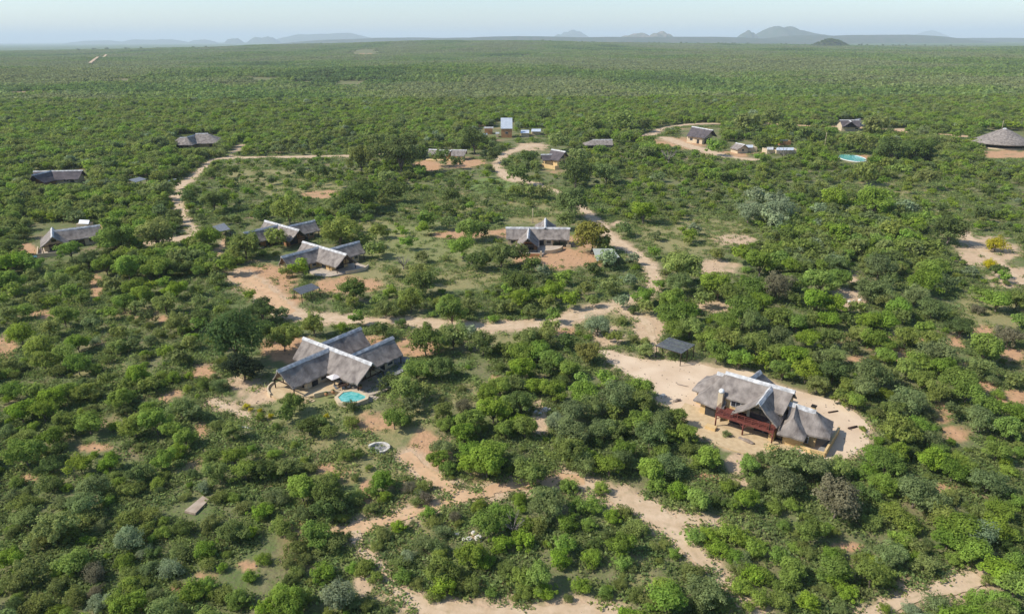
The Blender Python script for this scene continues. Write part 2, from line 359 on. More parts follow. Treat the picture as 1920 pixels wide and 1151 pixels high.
    sand = mix(rng(noise(.6, 6), .3, .7), (.56, .41, .265), (.48, .335, .21))
    c = mix(sep[0].outputs[2], litter, tan); c = mix(sep[1].outputs[0], c, lawn); c = mix(sep[1].outputs[1], c, mix(rng(noise(.5), .35, .65), (.15, .24, .055), (.20, .22, .09)))
    c = mix(sep[0].outputs[1], c, red); c = mix(sep[0].outputs[0], c, sand)
    # beyond the built bush the canopy is too fine to tell apart
    cd = t.nodes.new('ShaderNodeVectorMath'); cd.operation = 'LENGTH'; t.links.new(tc.outputs['Object'], cd.inputs[0])
    farc = mix(rng(noise(.02, 8), .4, .62), (.125, .170, .060), (.075, .115, .040))
    farc = mix(rng(noise(.004, 6), .56, .72), farc, (.15, .15, .085))
    ff = rng(cd.outputs['Value'], 4400, 5200)
    c = mix(ff, c, farc)
    t.links.new(c, b.inputs['Base Color'])
    bp = t.nodes.new('ShaderNodeBump'); bp.inputs['Strength'].default_value = .7; bp.inputs['Distance'].default_value = .25
    t.links.new(noise(1.8, 6), bp.inputs['Height']); t.links.new(bp.outputs[0], b.inputs['Normal'])
    me.materials.append(m)
    struct('ground', me)
build_ground()
M['sand'] = mat('track_sand', (.60, .45, .30), (.50, .36, .225), .95, .45, .4, detail=7, spec=.1)
M['redsand'] = mat('orange_track_sand', (.60, .395, .23), (.52, .325, .185), .95, .45, .4, detail=7, spec=.1)
for mm in (M['sand'], M['redsand']):                  # crown and verges of a track hold grit and dry grass, the wheel lines stay bare
    t = mm.node_tree; b = t.nodes['Principled BSDF']; src = b.inputs['Base Color'].links[0].from_socket
    a_ = t.nodes.new('ShaderNodeAttribute'); a_.attribute_name = 'rut'; n_ = t.nodes.new('ShaderNodeTexNoise'); n_.inputs['Scale'].default_value = 1.3; n_.inputs['Detail'].default_value = 6
    tc_ = t.nodes.new('ShaderNodeTexCoord'); t.links.new(tc_.outputs['Object'], n_.inputs[0])
    ad = t.nodes.new('ShaderNodeMath'); ad.operation = 'MULTIPLY'; t.links.new(a_.outputs['Fac'], ad.inputs[0])
    rg = t.nodes.new('ShaderNodeMapRange'); rg.inputs[1].default_value = .46; rg.inputs[2].default_value = .68; t.links.new(n_.outputs[0], rg.inputs[0]); t.links.new(rg.outputs[0], ad.inputs[1])
    mx_ = t.nodes.new('ShaderNodeMix'); mx_.data_type = 'RGBA'; mx_.inputs[7].default_value = (.36, .28, .16, 1); t.links.new(ad.outputs[0], mx_.inputs[0]); t.links.new(src, mx_.inputs[6]); t.links.new(mx_.outputs[2], b.inputs['Base Color'])
for k, w in TW.items():                               # each track a sheet with an uneven edge
    n = len(w); v = []; 
    z = .02 + .006 * list(TW).index(k)
    tan_ = np.gradient(w[:, :2], axis=0); tan_ /= np.linalg.norm(tan_, axis=1)[:, None] + 1e-9
    nrm = np.stack([-tan_[:, 1], tan_[:, 0]], 1)
    for i in range(n):
        for s in (-1, -.75, -.5, -.25, 0, .25, .5, .75, 1):
            e = w[i, 2] * (1 + (float(fbm(np.array(w[i, 0] / 1.7 + s * 9), np.array(w[i, 1] / 1.7), 3)) - .5) * .9 * (abs(s) == 1)) * s * .92
            x, y = w[i, 0] + nrm[i, 0] * e, w[i, 1] + nrm[i, 1] * e
            v.append((x, y, float(terr(np.array(x), np.array(y))) + (z if k != 'fartrack' else 5)))
    f = [(i * 9 + j, i * 9 + j + 1, i * 9 + j + 10, i * 9 + j + 9) for i in range(n - 1) for j in range(8)]
    names = dict(path='footpath', gardenpath='garden_path', gully='washed_out_track')
    me = mesh('dirt_track', v, f, M['redsand' if k in ('yard', 'westspur', 'lowerlink', 'path', 'northeast') else 'sand'])
    at_ = me.attributes.new('rut', 'FLOAT', 'POINT'); at_.data.foreach_set('value', np.tile([.9, .55, .0, .25, .75, .25, .0, .55, .9], n).astype(np.float32))
    struct(names.get(k, 'dirt_track'), me)
def yard_mesh():
    cx, cy = YW.mean(0); pts = []
    n = len(YW)
    for i in range(n):
        a, b = YW[i], YW[(i + 1) % n]; L = np.hypot(*(b - a))
        for j in range(max(1, int(L / .8))):
            q = a + (b - a) * j / max(1, int(L / .8)); k = 1 + (float(fbm(np.array(q[0] / 2), np.array(q[1] / 2), 3)) - .5) * .07
            pts.append((cx + (q[0] - cx) * k, cy + (q[1] - cy) * k))
    from mathutils.geometry import tessellate_polygon
    v = [(x, y, .05) for x, y in pts]; f = tessellate_polygon([[Vector(q) for q in v]])
    return mesh('sandy_yard', v, [tuple(q) for q in f], M['yard'])
M['yard'] = mat('yard_sand', (.66, .51, .355), (.565, .42, .28), .95, .22, .3, detail=8, spec=.1)
struct('sandy_yard', yard_mesh())

# ------------------------------------------------------------------ distant hills
M['hill'] = mat('hill_scrub', (.055, .08, .04), (.10, .10, .065), .95, .012, 0, detail=8, contrast=(.45, .62))
M['hillrock'] = mat('hill_rock', (.10, .12, .065), (.24, .19, .15), .95, .02, 0, detail=8, contrast=(.45, .6))
def hill(px, ytop, hw, D, seed, shape='dome', m='hill', depth=None):
    xc = (px - 960) / FP * D * 1.0; yc = D; w = hw / FP * D; dp = depth or w * .8
    zt = 60 + (horizon_y(px) - ytop) / FP * D
    n, k = 60, 14; v = []; r_ = np.random.RandomState(seed); ph = r_.rand(8) * 6.28
    for j in range(k + 1):
        for i in range(n + 1):
            s, t = i / n * 2 - 1, j / k * 2 - 1
            if shape == 'flat': pr_ = np.clip((1 - abs(s) ** 3) * 1.1, 0, 1)
            else: pr_ = max(0, math.cos(s * math.pi / 2)) ** 1.3
            e = pr_ * max(0, math.cos(t * math.pi / 2)) ** .8
            rough = 1 + .16 * sum(math.sin(s * (5 + 4 * q) + ph[q] + t * 3) / (1 + q) for q in range(6)) * (1 if shape != 'flat' else .4)
            z = (zt + 8) * e * (rough if e > 0 else 1) / (1.02)
            v.append((xc + s * w, yc + t * dp, -8 + z + float(nr.rand() * 2) * (e > .05)))
    f = [(j * (n + 1) + i, j * (n + 1) + i + 1, (j + 1) * (n + 1) + i + 1, (j + 1) * (n + 1) + i) for j in range(k) for i in range(n)]
    return struct('hill', mesh('hill', v, f, M[m], True))
for a in ((1440, 55, 78, 12000, 1), (1375, 62, 28, 11600, 2), (1480, 63, 75, 11900, 3), (1218, 62, 40, 10800, 4, 'dome', 'hillrock'), (1180, 66, 60, 11400, 5, 'dome', 'hillrock'), (1065, 59, 42, 21000, 6),
          (640, 65, 95, 20000, 7, 'flat'), (528, 70.5, 28, 18000, 8, 'flat'), (476, 73, 16, 18000, 9, 'flat'), (335, 74.5, 60, 20000, 10, 'flat'), (420, 75, 24, 20000, 11, 'flat'), (240, 76.5, 50, 20000, 12, 'flat'),
          (1692, 59, 36, 26000, 13), (1100, 70, 420, 9000, 14, 'flat', 'hill', 700), (1560, 67, 200, 9500, 15, 'flat', 'hill', 900), (800, 72, 260, 10500, 16, 'flat', 'hill', 700), (1800, 72, 220, 11000, 17, 'flat', 'hill', 900)):
    hill(*a)

# ------------------------------------------------------------------ foliage prototypes (radius 1)
def crown_data(seed, n, ls, lobes, flat, zc, core=.55, loose=0.0):
    r = np.random.RandomState(seed)
    cs, rad = [], []
    for i in range(lobes):
        a = i * 2.399 + r.rand(); q = math.sqrt((i + .3) / lobes) * core
        zz = (math.sqrt(max(0, 1 - (q / 1.05) ** 2)) * .55 - .05 + (r.rand() - .5) * .35) * flat
        cs.append((q * math.cos(a) * (1 + .25 * r.randn()), q * math.sin(a) * (1 + .25 * r.randn()), zc + zz - (.34 * flat if i % 3 == 0 else 0))); rad.append(.17 + .22 * r.rand())
    cs, rad = np.array(cs), np.array(rad)
    li = r.choice(lobes, n, p=rad ** 2 / (rad ** 2).sum()); asp = 1 + .28 * r.randn(lobes, 3).clip(-1.5, 1.5)
    d = r.randn(n, 3); d[:, 2] = d[:, 2] * .8 + .12; d /= np.linalg.norm(d, axis=1)[:, None]
    rr = rad[li] * (.72 + .38 * r.rand(n) + loose * r.rand(n)); rr[r.rand(n) < .10] *= .55; rr[r.rand(n) < .10] *= 1.28
    p = cs[li] + d * asp[li] * rr[:, None] * np.array([1, 1, .8 * min(1, flat + .2)])
    p += (np.sin(p[:, [1, 2, 0]] * 9 + seed) * .03)
    nn = d + r.randn(n, 3) * .42 + np.array([-.15, 0, .75]); nn /= np.linalg.norm(nn, axis=1)[:, None]
    t1 = np.cross(nn, r.randn(n, 3)); t1 /= np.linalg.norm(t1, axis=1)[:, None]; t2 = np.cross(nn, t1)
    s = ls * (.6 + .8 * r.rand(n))[:, None]
    v = np.stack([p + t1 * s, p + t2 * s * .6, p - t1 * s * .9, p - t2 * s * .7], 1).reshape(-1, 3)
    lt = .8 + .45 * r.rand(lobes)
    tint = lt[li] * (.8 + .4 * r.rand(n))
    return v, np.repeat(tint, 4), cs
def leaf_mesh(name, v, tint, m):
    n = len(v) // 4; me = bpy.data.meshes.new(name)
    me.vertices.add(len(v)); me.vertices.foreach_set('co', v.ravel().astype(np.float32))
    me.loops.add(n * 4); me.loops.foreach_set('vertex_index', np.arange(n * 4, dtype=np.int32))
    me.polygons.add(n); me.polygons.foreach_set('loop_start', (np.arange(n) * 4).astype(np.int32))
    me.update(calc_edges=True)
    a = me.attributes.new('tint', 'FLOAT', 'POINT'); a.data.foreach_set('value', tint.astype(np.float32))
    me.materials.append(m); return me
def trunk_mesh(name, cs, seed, m, thick=.05, n=7):
    r = random.Random(seed); L = []
    fork = Vector((r.uniform(-.06, .06), r.uniform(-.06, .06), .28))
    L.append(([(0, 0, -.08), (fork.x * .5, fork.y * .5, .14), tuple(fork)], [thick * 1.25, thick, thick * .85]))
    for c in cs[:n]:
        c = Vector(c); mid = fork.lerp(c, .5) + Vector((r.uniform(-.08, .08), r.uniform(-.08, .08), -.04))
        L.append(([tuple(fork), tuple(mid), tuple(c)], [thick * .7, thick * .45, thick * .18]))
    return tubes(name, L, m, 5)
ZC = {'tree': .78, 'bush': .50}
SH = [  # seed, lobes, flat, form
    (1, 19, 1.15, 'tree'), (2, 15, 1.0, 'tree'), (3, 23, 1.25, 'tree'), (4, 15, 1.0, 'bush'), (5, 12, .9, 'bush')]
PROTO, MID = {}, {}
for ty in LEAF:
    for si, (sd_, lb, fl, form) in enumerate(SH):
        fine = ty in 'ekDw'
        zc = ZC[form] * (1 if form == 'tree' else 1)
        n = (4200 if form == 'tree' else 2600) * (1.25 if fine else 1)
        v, tn, cs = crown_data(sd_ * 37 + ord(ty), int(n), 0.052 if fine else .060, lb + (10 if fine else 7), fl, zc, .76, .35 if ty in 'kPw' else .16)
        PROTO[ty, si] = (leaf_mesh('crown', v, tn, LM[ty]), trunk_mesh('trunk', cs, sd_, M['bark']))
        if ty in 'gyoedw':
            v, tn, cs = crown_data(sd_ * 31 + ord(ty), 680, .115, lb + 4, fl, zc, .76)
            MID[ty, si] = leaf_mesh('crown', v, tn, LM[ty])

# ------------------------------------------------------------------ trees traced from the photograph
TREES = '''A|60,60,90,g 200,40,60,o 100,130,70,g 390,60,80,o 470,130,70,g 350,200,60,g 170,260,60,g 240,180,60,o 60,280,60,o 20,180,50,g 560,40,60,o 560,180,50,o 430,300,80,g 350,370,70,o 130,410,90,y 260,500,100,y 620,340,70,e 740,270,60,g 830,200,80,g 740,80,70,o 900,90,80,g 960,160,80,g 1010,100,60,y 1100,70,60,g 1180,110,80,g 1110,210,80,o 930,230,60,o 990,300,60,d 1330,120,50,o 1350,200,60,k 1480,260,50,k 1340,300,80,d 1340,350,60,g 1200,330,80,o 1240,390,50,o 1575,430,145,D 1640,655,85,B 1470,40,60,o 1680,150,50,g 800,410,60,o 900,480,60,e 1010,460,50,e 1080,410,50,o 520,470,80,g 640,470,40,w 780,500,60,o 975,550,45,y 1110,540,60,g 1200,570,70,o 1280,470,60,o 300,610,80,y 430,560,80,g 520,620,80,g 380,660,60,o 640,650,60,g 730,580,50,o 710,720,70,k 60,620,60,o 130,640,50,o 30,690,50,g 930,700,90,g 860,750,70,o 1000,760,70,o 1160,710,60,g 1270,700,40,g 1370,750,60,d 1480,760,60,e 90,790,80,g 220,800,70,g 340,850,90,y 450,790,80,g 560,800,80,y 640,830,60,o 800,850,80,y 880,830,60,g 830,930,60,d 1000,910,60,y 140,940,90,g 290,940,80,g 430,1010,90,g 600,1010,100,y 620,920,50,o 900,1030,100,y 1050,1010,100,g 1150,1050,80,g 980,960,60,y 1220,920,80,e 1310,950,70,e 40,1080,60,e 160,1100,70,o 350,1110,80,y 1250,1110,80,g 1460,1030,50,o 1560,1060,80,o 1500,600,50,o 1660,900,28,Y 1690,925,22,Y
B|170,60,120,y 400,30,60,d 340,140,80,d 540,140,80,y 730,130,80,g 930,190,90,d 1110,110,80,g 1200,60,70,g 110,260,60,y 340,280,80,o 170,400,80,o 620,290,100,e 560,400,110,e 420,400,70,e 720,350,60,d 880,310,80,o 1060,270,60,y 170,500,90,e 350,570,130,o 300,660,80,o 450,620,70,o 600,500,80,o 680,560,60,e 80,600,50,o 870,500,80,o 1010,480,80,o 860,640,100,w 980,740,60,w 1100,600,60,y 1230,570,80,d 70,770,100,g 500,790,110,y 420,860,80,g 200,880,100,o 60,950,80,o 630,880,90,k 840,800,80,y 1000,850,70,e 1150,850,80,w 1210,740,80,o 1390,720,90,g 1400,810,60,o 880,950,80,y 950,960,60,o 1040,1010,60,e 390,960,80,o 640,1000,60,k 500,1040,80,o 660,1080,80,w 250,1080,100,o 100,1100,80,d 370,1120,60,y 1430,90,80,o 1450,200,90,o 1580,90,90,g 1650,180,90,g 1480,360,60,o 1590,370,50,g 1560,590,100,d 1420,540,80,o 1640,430,60,o 1250,360,40,o 1370,300,50,w 1310,1000,100,g 1400,960,70,g 1510,1010,80,o 1600,1060,90,g 1180,1090,60,g 1690,900,60,g 900,1110,60,y 1690,600,60,g 760,210,50,o
C|50,170,90,d 200,160,80,o 370,170,50,o 310,300,110,g 420,270,100,o 480,350,110,d 470,430,110,d 150,370,80,e 40,450,80,g 520,230,60,g 160,560,80,o 330,480,70,e 400,620,110,g 500,680,90,o 580,630,60,d 270,700,80,o 240,800,80,o 50,780,60,y 440,870,90,g 280,870,60,o 220,930,60,d 150,1020,100,g 280,1050,100,g 60,1100,80,g 550,1030,110,w 650,1080,60,e 750,1090,60,o 650,850,55,g 760,820,50,g 810,900,60,g 850,250,90,g 670,230,40,o 680,370,60,o 580,510,50,o 870,360,50,g 780,440,60,o 1040,290,50,k 1130,290,60,o 1150,370,60,k 1080,390,50,o 600,80,60,o 690,70,50,d 1170,470,60,g 1190,530,60,o 960,570,60,g 850,620,60,o 820,690,50,o 1250,600,70,e 1130,680,80,e 1230,700,80,e 970,800,60,o 1000,900,70,g 1080,950,50,o 1340,500,50,k 1560,560,110,g 1650,480,90,g 1500,420,60,y 1450,760,100,y 1550,790,80,g 1250,870,110,y 1260,960,100,g 1200,1030,60,y 1380,900,70,o 1680,850,70,o 1590,1000,50,g 1650,680,80,g 1450,950,80,o 1230,100,80,g 1300,170,70,g 1560,120,140,g 1450,150,90,g 1600,50,110,g 1450,50,90,g 1250,20,80,e
D|130,190,120,o 70,140,80,e 240,390,130,e 50,380,60,y 380,290,70,g 600,310,60,g 430,420,80,g 560,430,80,g 380,540,80,g 520,560,60,g 680,500,70,g 760,470,60,o 830,570,90,o 740,680,100,g 100,540,70,g 60,650,90,g 180,560,70,o 350,680,90,g 330,780,90,g 530,770,80,g 640,620,50,d 560,680,60,d 740,800,70,g 180,900,110,g 50,900,90,g 470,950,80,g 640,1010,60,g 730,950,50,o 100,1000,80,g 230,1000,80,g 380,1040,40,o 390,80,110,o 480,130,90,e 400,40,80,o 560,110,60,g 660,150,100,g 740,120,80,e 760,50,80,g 830,150,60,e 940,180,100,g 1060,150,90,e 1000,60,70,g 970,280,80,g 1130,330,80,g 1260,380,90,g 1330,90,100,g 1250,130,60,g 1200,40,60,o 1600,150,80,g 1460,290,60,g 1580,380,90,g 1490,420,60,g 1680,100,60,d 1640,280,70,o 1230,620,80,g 1320,630,70,g 1450,600,90,g 1400,700,90,g 1560,640,90,g 1650,720,80,g 1560,800,80,e 1600,880,90,g 1500,780,70,g 1690,900,80,y 1550,960,80,g 1100,750,50,g 1220,860,80,o 990,790,30,o 1010,960,90,g 960,700,40,o 1050,1060,130,g 1300,1020,120,e 1250,1090,90,e 830,1020,60,o 960,1080,80,o 1400,1070,80,o 1680,1050,80,g 1600,1100,50,g
E|120,120,140,e 100,260,110,e 330,150,110,e 490,170,90,o 470,370,165,k 690,350,80,d 600,300,60,d 50,430,70,g 170,420,60,g 100,560,50,g 300,590,100,g 390,570,60,g 220,600,50,o 60,750,80,g 200,700,60,y 170,850,100,g 150,930,90,g 420,760,70,g 460,860,100,g 480,920,90,g 380,900,60,g 60,960,60,y 540,1010,80,g 80,1060,80,o 260,1070,80,g 400,990,50,o 700,900,110,g 800,900,90,g 640,780,60,y 720,800,60,y 840,760,100,e 880,490,100,y 840,430,60,g 960,560,80,g 900,640,90,g 1000,700,80,o 1000,780,60,g 1050,820,90,o 1000,330,130,e 1100,400,110,e 930,260,80,e 780,270,90,y 830,330,60,y 700,230,60,g 800,130,110,g 720,90,80,g 880,60,80,g 980,60,70,d 1120,100,110,g 1250,190,90,g 1290,110,80,y 1370,170,70,y 1150,40,70,g 1480,250,110,e 1550,50,90,g 1620,190,60,g 1690,60,60,g 1600,130,50,y 1300,570,130,g 1220,640,100,g 1400,600,120,w 1380,720,110,g 1550,560,100,y 1560,440,90,y 1440,470,80,o 1640,630,70,y 1200,500,100,o 1690,400,70,g 1620,700,60,d 1580,860,120,g 1680,950,120,g 1500,920,60,o 1450,1060,100,g 1600,1080,110,g 1140,1080,100,e 500,1120,60,e 960,1110,60,w 780,1110,50,g 1690,820,90,g
F|40,240,100,d 160,270,60,e 60,390,80,d 180,440,100,o 260,400,50,g 390,360,80,o 580,370,50,y 680,310,60,g 650,110,95,d 910,130,50,g 830,190,60,o 650,200,50,o 1120,70,100,d 1040,190,90,o 870,240,80,o 960,220,60,o 840,390,70,d 980,350,50,d 1300,200,80,y 1320,270,100,g 1430,230,70,o 1230,210,50,o 1600,310,45,g 1640,230,60,o 1700,120,50,g 1710,240,50,o 1140,460,110,d 1250,430,60,e 1330,430,100,o 1440,400,60,w 1530,480,90,o 1680,510,60,o 1250,640,90,d 1080,660,90,y 1010,800,100,o 1130,800,70,o 900,740,75,d 1050,900,70,e 930,980,90,g 1020,990,60,d 240,880,90,d 200,960,70,d 350,1030,80,d 430,1000,60,d 640,905,52,d 650,1000,60,o 500,1070,70,o 25,930,25,Y 100,970,25,Y 30,975,40,g 475,970,22,Y 1260,930,80,o 1280,1030,70,g 1560,820,90,g 1650,760,90,g 1600,930,110,g 1450,1000,100,g 1400,1080,90,g 1700,880,80,g 1680,1050,80,g 1390,780,35,o 1640,640,45,o 1400,900,60,k 1700,20,60,d
G|60,60,100,d 360,30,70,g 180,30,50,e 50,160,80,y 160,150,60,g 270,110,90,g 380,190,70,g 240,200,60,o 500,110,60,o 540,190,50,o 120,260,60,k 290,290,60,g 260,370,70,o 230,420,90,o 370,470,70,d 510,540,88,M 660,90,70,o 790,60,60,w 740,190,60,w 890,150,80,g 900,230,60,o 820,260,40,d 580,350,85,w 620,400,50,d 700,430,60,o 740,330,40,o 910,520,60,o 830,450,40,o 900,470,40,o 1130,80,80,e 1080,180,100,g 1060,290,100,g 1180,270,80,g 1000,80,50,g 1300,180,70,o 1400,80,120,g 1480,170,100,g 1620,100,100,g 1550,250,110,g 1680,200,80,g 1200,230,60,k 1300,120,60,d 1450,330,80,g 1620,330,80,e 1100,380,80,g 1200,370,90,o 1340,430,90,g 1450,450,100,o 1280,490,50,o 1380,530,90,g 1540,570,90,g 1650,480,100,o 1680,600,75,g 100,440,100,o 60,540,90,g 170,520,90,g 270,590,90,g 230,650,70,d 60,650,90,g 390,650,80,g 640,720,75,g 480,740,70,g 340,720,60,d 150,760,80,g 60,770,70,d 280,810,90,g 480,820,100,g 60,880,90,d 720,830,120,e 680,920,70,k 860,790,90,y 880,870,90,o 420,930,100,e 540,900,80,e 300,1000,80,w 400,1060,120,e 90,1040,90,g 30,1000,70,g 850,1000,100,g 1000,1010,90,e 1110,980,80,g 930,1090,110,e 1180,1080,80,g 600,1050,90,e 700,1060,80,o 1060,1100,70,g 1450,1090,35,e
H|60,100,100,k 160,60,80,g 270,70,80,g 360,60,100,g 480,40,80,g 200,180,60,d 330,200,100,g 450,220,80,g 80,300,100,g 200,330,90,g 310,310,60,k 420,310,80,g 540,310,60,d 580,90,35,o 720,110,110,e 830,60,70,d 680,130,80,e 780,200,60,o 600,240,60,o 1060,70,100,g 1200,70,70,e 1000,170,80,e 1110,230,90,e 880,240,90,g 780,320,100,g 900,300,70,o 680,340,80,g 1200,300,50,d 1310,360,90,d 1430,140,60,y 1560,180,100,g 1420,250,50,k 1680,180,80,o 1700,320,70,g 1600,30,50,g 1620,440,80,k 1060,380,70,y 930,440,80,o 1120,460,80,o 1160,540,110,e 740,470,100,g 620,420,80,o 560,500,60,d 430,430,90,o 280,440,80,g 80,450,90,e 60,540,90,o 180,580,100,g 350,560,70,e 450,560,80,e 100,660,80,g 260,670,90,y 440,650,120,d 330,750,80,o 800,560,80,g 690,690,110,e 800,690,80,o 650,780,90,e 560,760,80,y 600,860,80,g 500,830,70,y 790,810,60,y 940,660,80,y 1020,600,90,y 1050,730,80,y 1180,640,90,g 1480,510,120,g 1430,640,90,o 1510,730,50,e 1560,820,50,y 1680,730,70,o 1280,740,110,g 1350,800,100,g 1150,800,90,o 960,870,110,e 840,930,80,o 1080,950,60,e 1250,930,70,e 1460,900,100,g 1550,880,60,g 1680,950,100,g 1620,1050,100,g 1440,1000,100,e 890,1080,115,y 1020,1050,90,g 1090,1110,80,e 640,1050,32,y 720,950,50,o
I|1050,240,70,e 1320,310,50,M 710,170,25,d 1270,600,60,d 1430,620,90,d 1050,830,130,o 960,820,70,g 1180,730,50,d 1400,880,90,g 1370,960,70,g 770,880,110,g 470,960,80,g 590,1020,80,d 710,1060,80,g 860,1080,100,g 1060,1080,90,g 70,940,80,d 80,1040,90,g 230,1060,70,g 1540,1060,80,g 1650,930,100,o 1110,560,70,e 1180,520,40,d 1560,430,50,d 1460,265,30,M 420,225,35,y
J|220,690,110,o 130,880,80,o 720,590,110,d 640,700,70,d 530,660,70,o 560,830,120,o 820,220,50,M 980,310,130,d 700,350,90,o 770,320,60,o 1250,335,65,d 1350,370,50,d 1470,220,90,d 1600,330,50,d 1570,410,30,o 420,320,40,g 450,430,60,d 300,440,40,d 570,450,30,e 880,480,60,o 930,570,80,d 1150,750,80,g 1130,820,50,g 1290,770,60,e 1320,600,60,d 1290,690,50,d 1380,680,40,M 1430,820,90,y 1390,940,90,g 1530,830,60,d 1020,910,60,g 1110,1010,50,o 1280,1020,35,o 800,960,70,o 740,890,70,o 820,830,60,o 1100,1110,90,o 1650,990,100,o 1480,1030,80,d 390,1000,58,w 290,1090,75,g 190,1110,45,P 930,1110,45,P 40,730,60,d
K|310,230,70,o 430,440,100,d 640,430,90,e 110,340,60,d 40,450,80,d 440,330,60,o 910,300,60,e 590,290,50,g 400,640,110,d 540,860,115,M 600,920,70,M 370,760,70,o 640,1020,80,w 550,1090,60,d 820,1020,50,w 960,980,50,g 1160,1070,130,o 760,820,60,d 890,700,90,g 740,90,80,o 890,120,50,d 550,110,60,o 200,60,50,d 1590,110,80,o 1690,240,60,d 1370,270,60,g 1230,820,50,w 1380,990,50,o 1600,700,90,w 1690,720,80,w 1640,590,70,w 210,570,60,o 110,560,60,o 20,560,50,o 1560,990,80,g 1680,1050,100,g 210,1110,60,w 140,1060,70,d 40,980,80,o 1200,860,60,g
L|130,130,60,o 260,180,60,d 30,70,70,o 600,230,80,k 530,270,40,d 850,270,100,d 1020,260,100,d 730,130,80,o 1080,480,80,k 970,500,40,o 650,440,80,o 900,420,60,g 780,500,40,g 1450,720,60,d 1540,930,70,Y 1500,1060,50,Y 1560,1100,60,d 80,700,90,w 60,620,80,w 50,760,70,w 320,600,50,d 360,530,50,o 340,690,60,w 1230,820,110,d 1090,760,70,g 450,620,90,g 720,640,110,g 750,1080,90,e 1370,1110,50,w 1120,1090,100,g'''
ORG = dict(A=(0, 510), B=(0, 830), C=(480, 830), D=(960, 830), E=(1440, 830), F=(480, 510), G=(960, 510), H=(1440, 510), I=(0, 200), J=(480, 200), K=(960, 200), L=(1440, 200))
TL = []
for line in TREES.split('\n'):
    c, body = line.split('|'); ox, oy = ORG[c]
    for q in body.split():
        a = q.split(','); px, py, rp, ty = ox + float(a[0]) / 3.596, oy + float(a[1]) / 3.596, float(a[2]) / 3.596, a[3]
        w = P(px, py, 2); d = (w - CAM) @ FW; R = rp * d / FP
        low = R < 1.7 or ty in 'Y' 
        zc = (.70 if low else 1.0 if ty != 'D' else 1.3) * R
        w = P(px, py, zc); d = (w - CAM) @ FW
        TL.append(dict(x=w[0], y=w[1], R=R, ty=ty, px=px, py=py, rp=rp, low=low))
TL.sort(key=lambda t: -t['rp'])

LANDM = [('red-decked house', 1430, 770), ('slatted carport', 1265, 655), ('cross-roofed pool house', 610, 670), ('teal plunge pool', 660, 750), ('curved white boma wall', 708, 842), ('bare concrete slab', 368, 945),
 ('orange sand yard', 495, 525), ('small grey carport', 575, 560), ('house beside the orange yard', 610, 480), ('long-ridged middle house', 1008, 450), ('gabled house at left edge', 120, 455), ('fork of the lower track', 665, 1000),
 ('widest part of the lower track', 1265, 990), ('pale track at bottom edge', 860, 1148), ('sandy clearing at lower right', 1790, 1100), ('walled courtyard', 1565, 835), ('white sand pocket', 1590, 560), ('orange earth patch on left slope', 322, 745),
 ('pale sand gap in the thicket', 1012, 790), ('pale sandy yard', 1200, 700), ('reddish strip at far left', 172, 838), ('orange patch at lower left', 339, 1105), ('red sand at right edge', 1788, 800), ('grassy clearing at right edge', 1860, 590),
 ('bend in the main track', 1222, 530), ('stony bank by the track', 1190, 610), ('bottom left corner', 20, 1130), ('bottom right corner', 1900, 1130), ('main track below the middle house', 930, 612), ('straight lower track', 800, 968), ('tall yellow-walled tower', 950, 250),
 ('western track bend', 335, 370), ('far round thatched hall', 1895, 270), ('oval turquoise pool', 1596, 296), ('orange yard in the distance', 875, 305), ('garden path', 430, 765), ('dry grass hollow', 830, 380), ('sandy bank at right', 1850, 470), ('lower track curve', 1120, 905), ('bottom of the lower track', 1390, 1140), ('far gabled lodge', 1310, 255)]
KW = {'g': 'bright green', 'y': 'yellow-green', 'o': 'olive green', 'e': 'grey-green', 'd': 'dark green', 'k': 'thin brownish', 'w': 'pale silvery', 'D': 'dense dark green', 'B': 'almost black', 'Y': 'yellow-flowered', 'M': 'mustard-tinged', 'P': 'straw-coloured'}
ORDW = ['', 'second ', 'third ', 'fourth ', 'fifth ', 'sixth ', 'seventh ', 'eighth ', 'ninth ', 'tenth ', 'eleventh ', 'twelfth ', 'thirteenth ', 'fourteenth ', 'fifteenth ']
def landmark(t):
    nm, lx, ly = min(LANDM, key=lambda q: (q[1] - t['px']) ** 2 + ((q[2] - t['py']) * 1.3) ** 2)
    dx, dy = t['px'] - lx, (t['py'] - ly) * 1.3
    dr = ('to its right' if dx > 0 else 'to its left') if abs(dx) > abs(dy) else ('in front of it' if dy > 0 else 'behind it')
    return nm, dr, math.hypot(dx, dy)
n_tree = n_bush = 0
IND, REST = [], []
for t in TL:                                          # the largest showing are objects of their own
    if not t['low'] and n_tree < 300: n_tree += 1; IND.append(t)
    elif t['low'] and n_bush < 280: n_bush += 1; IND.append(t)
    else: REST.append(t)
for t in IND: t['lm'] = landmark(t); t['size'] = '' 
keyf = lambda t: (t['low'], t['ty'], t['lm'][0], t['lm'][1])
seen = {}
for t in sorted(IND, key=lambda t: t['lm'][2]):
    k = keyf(t); t['rank'] = seen.get(k, 0); seen[k] = t['rank'] + 1
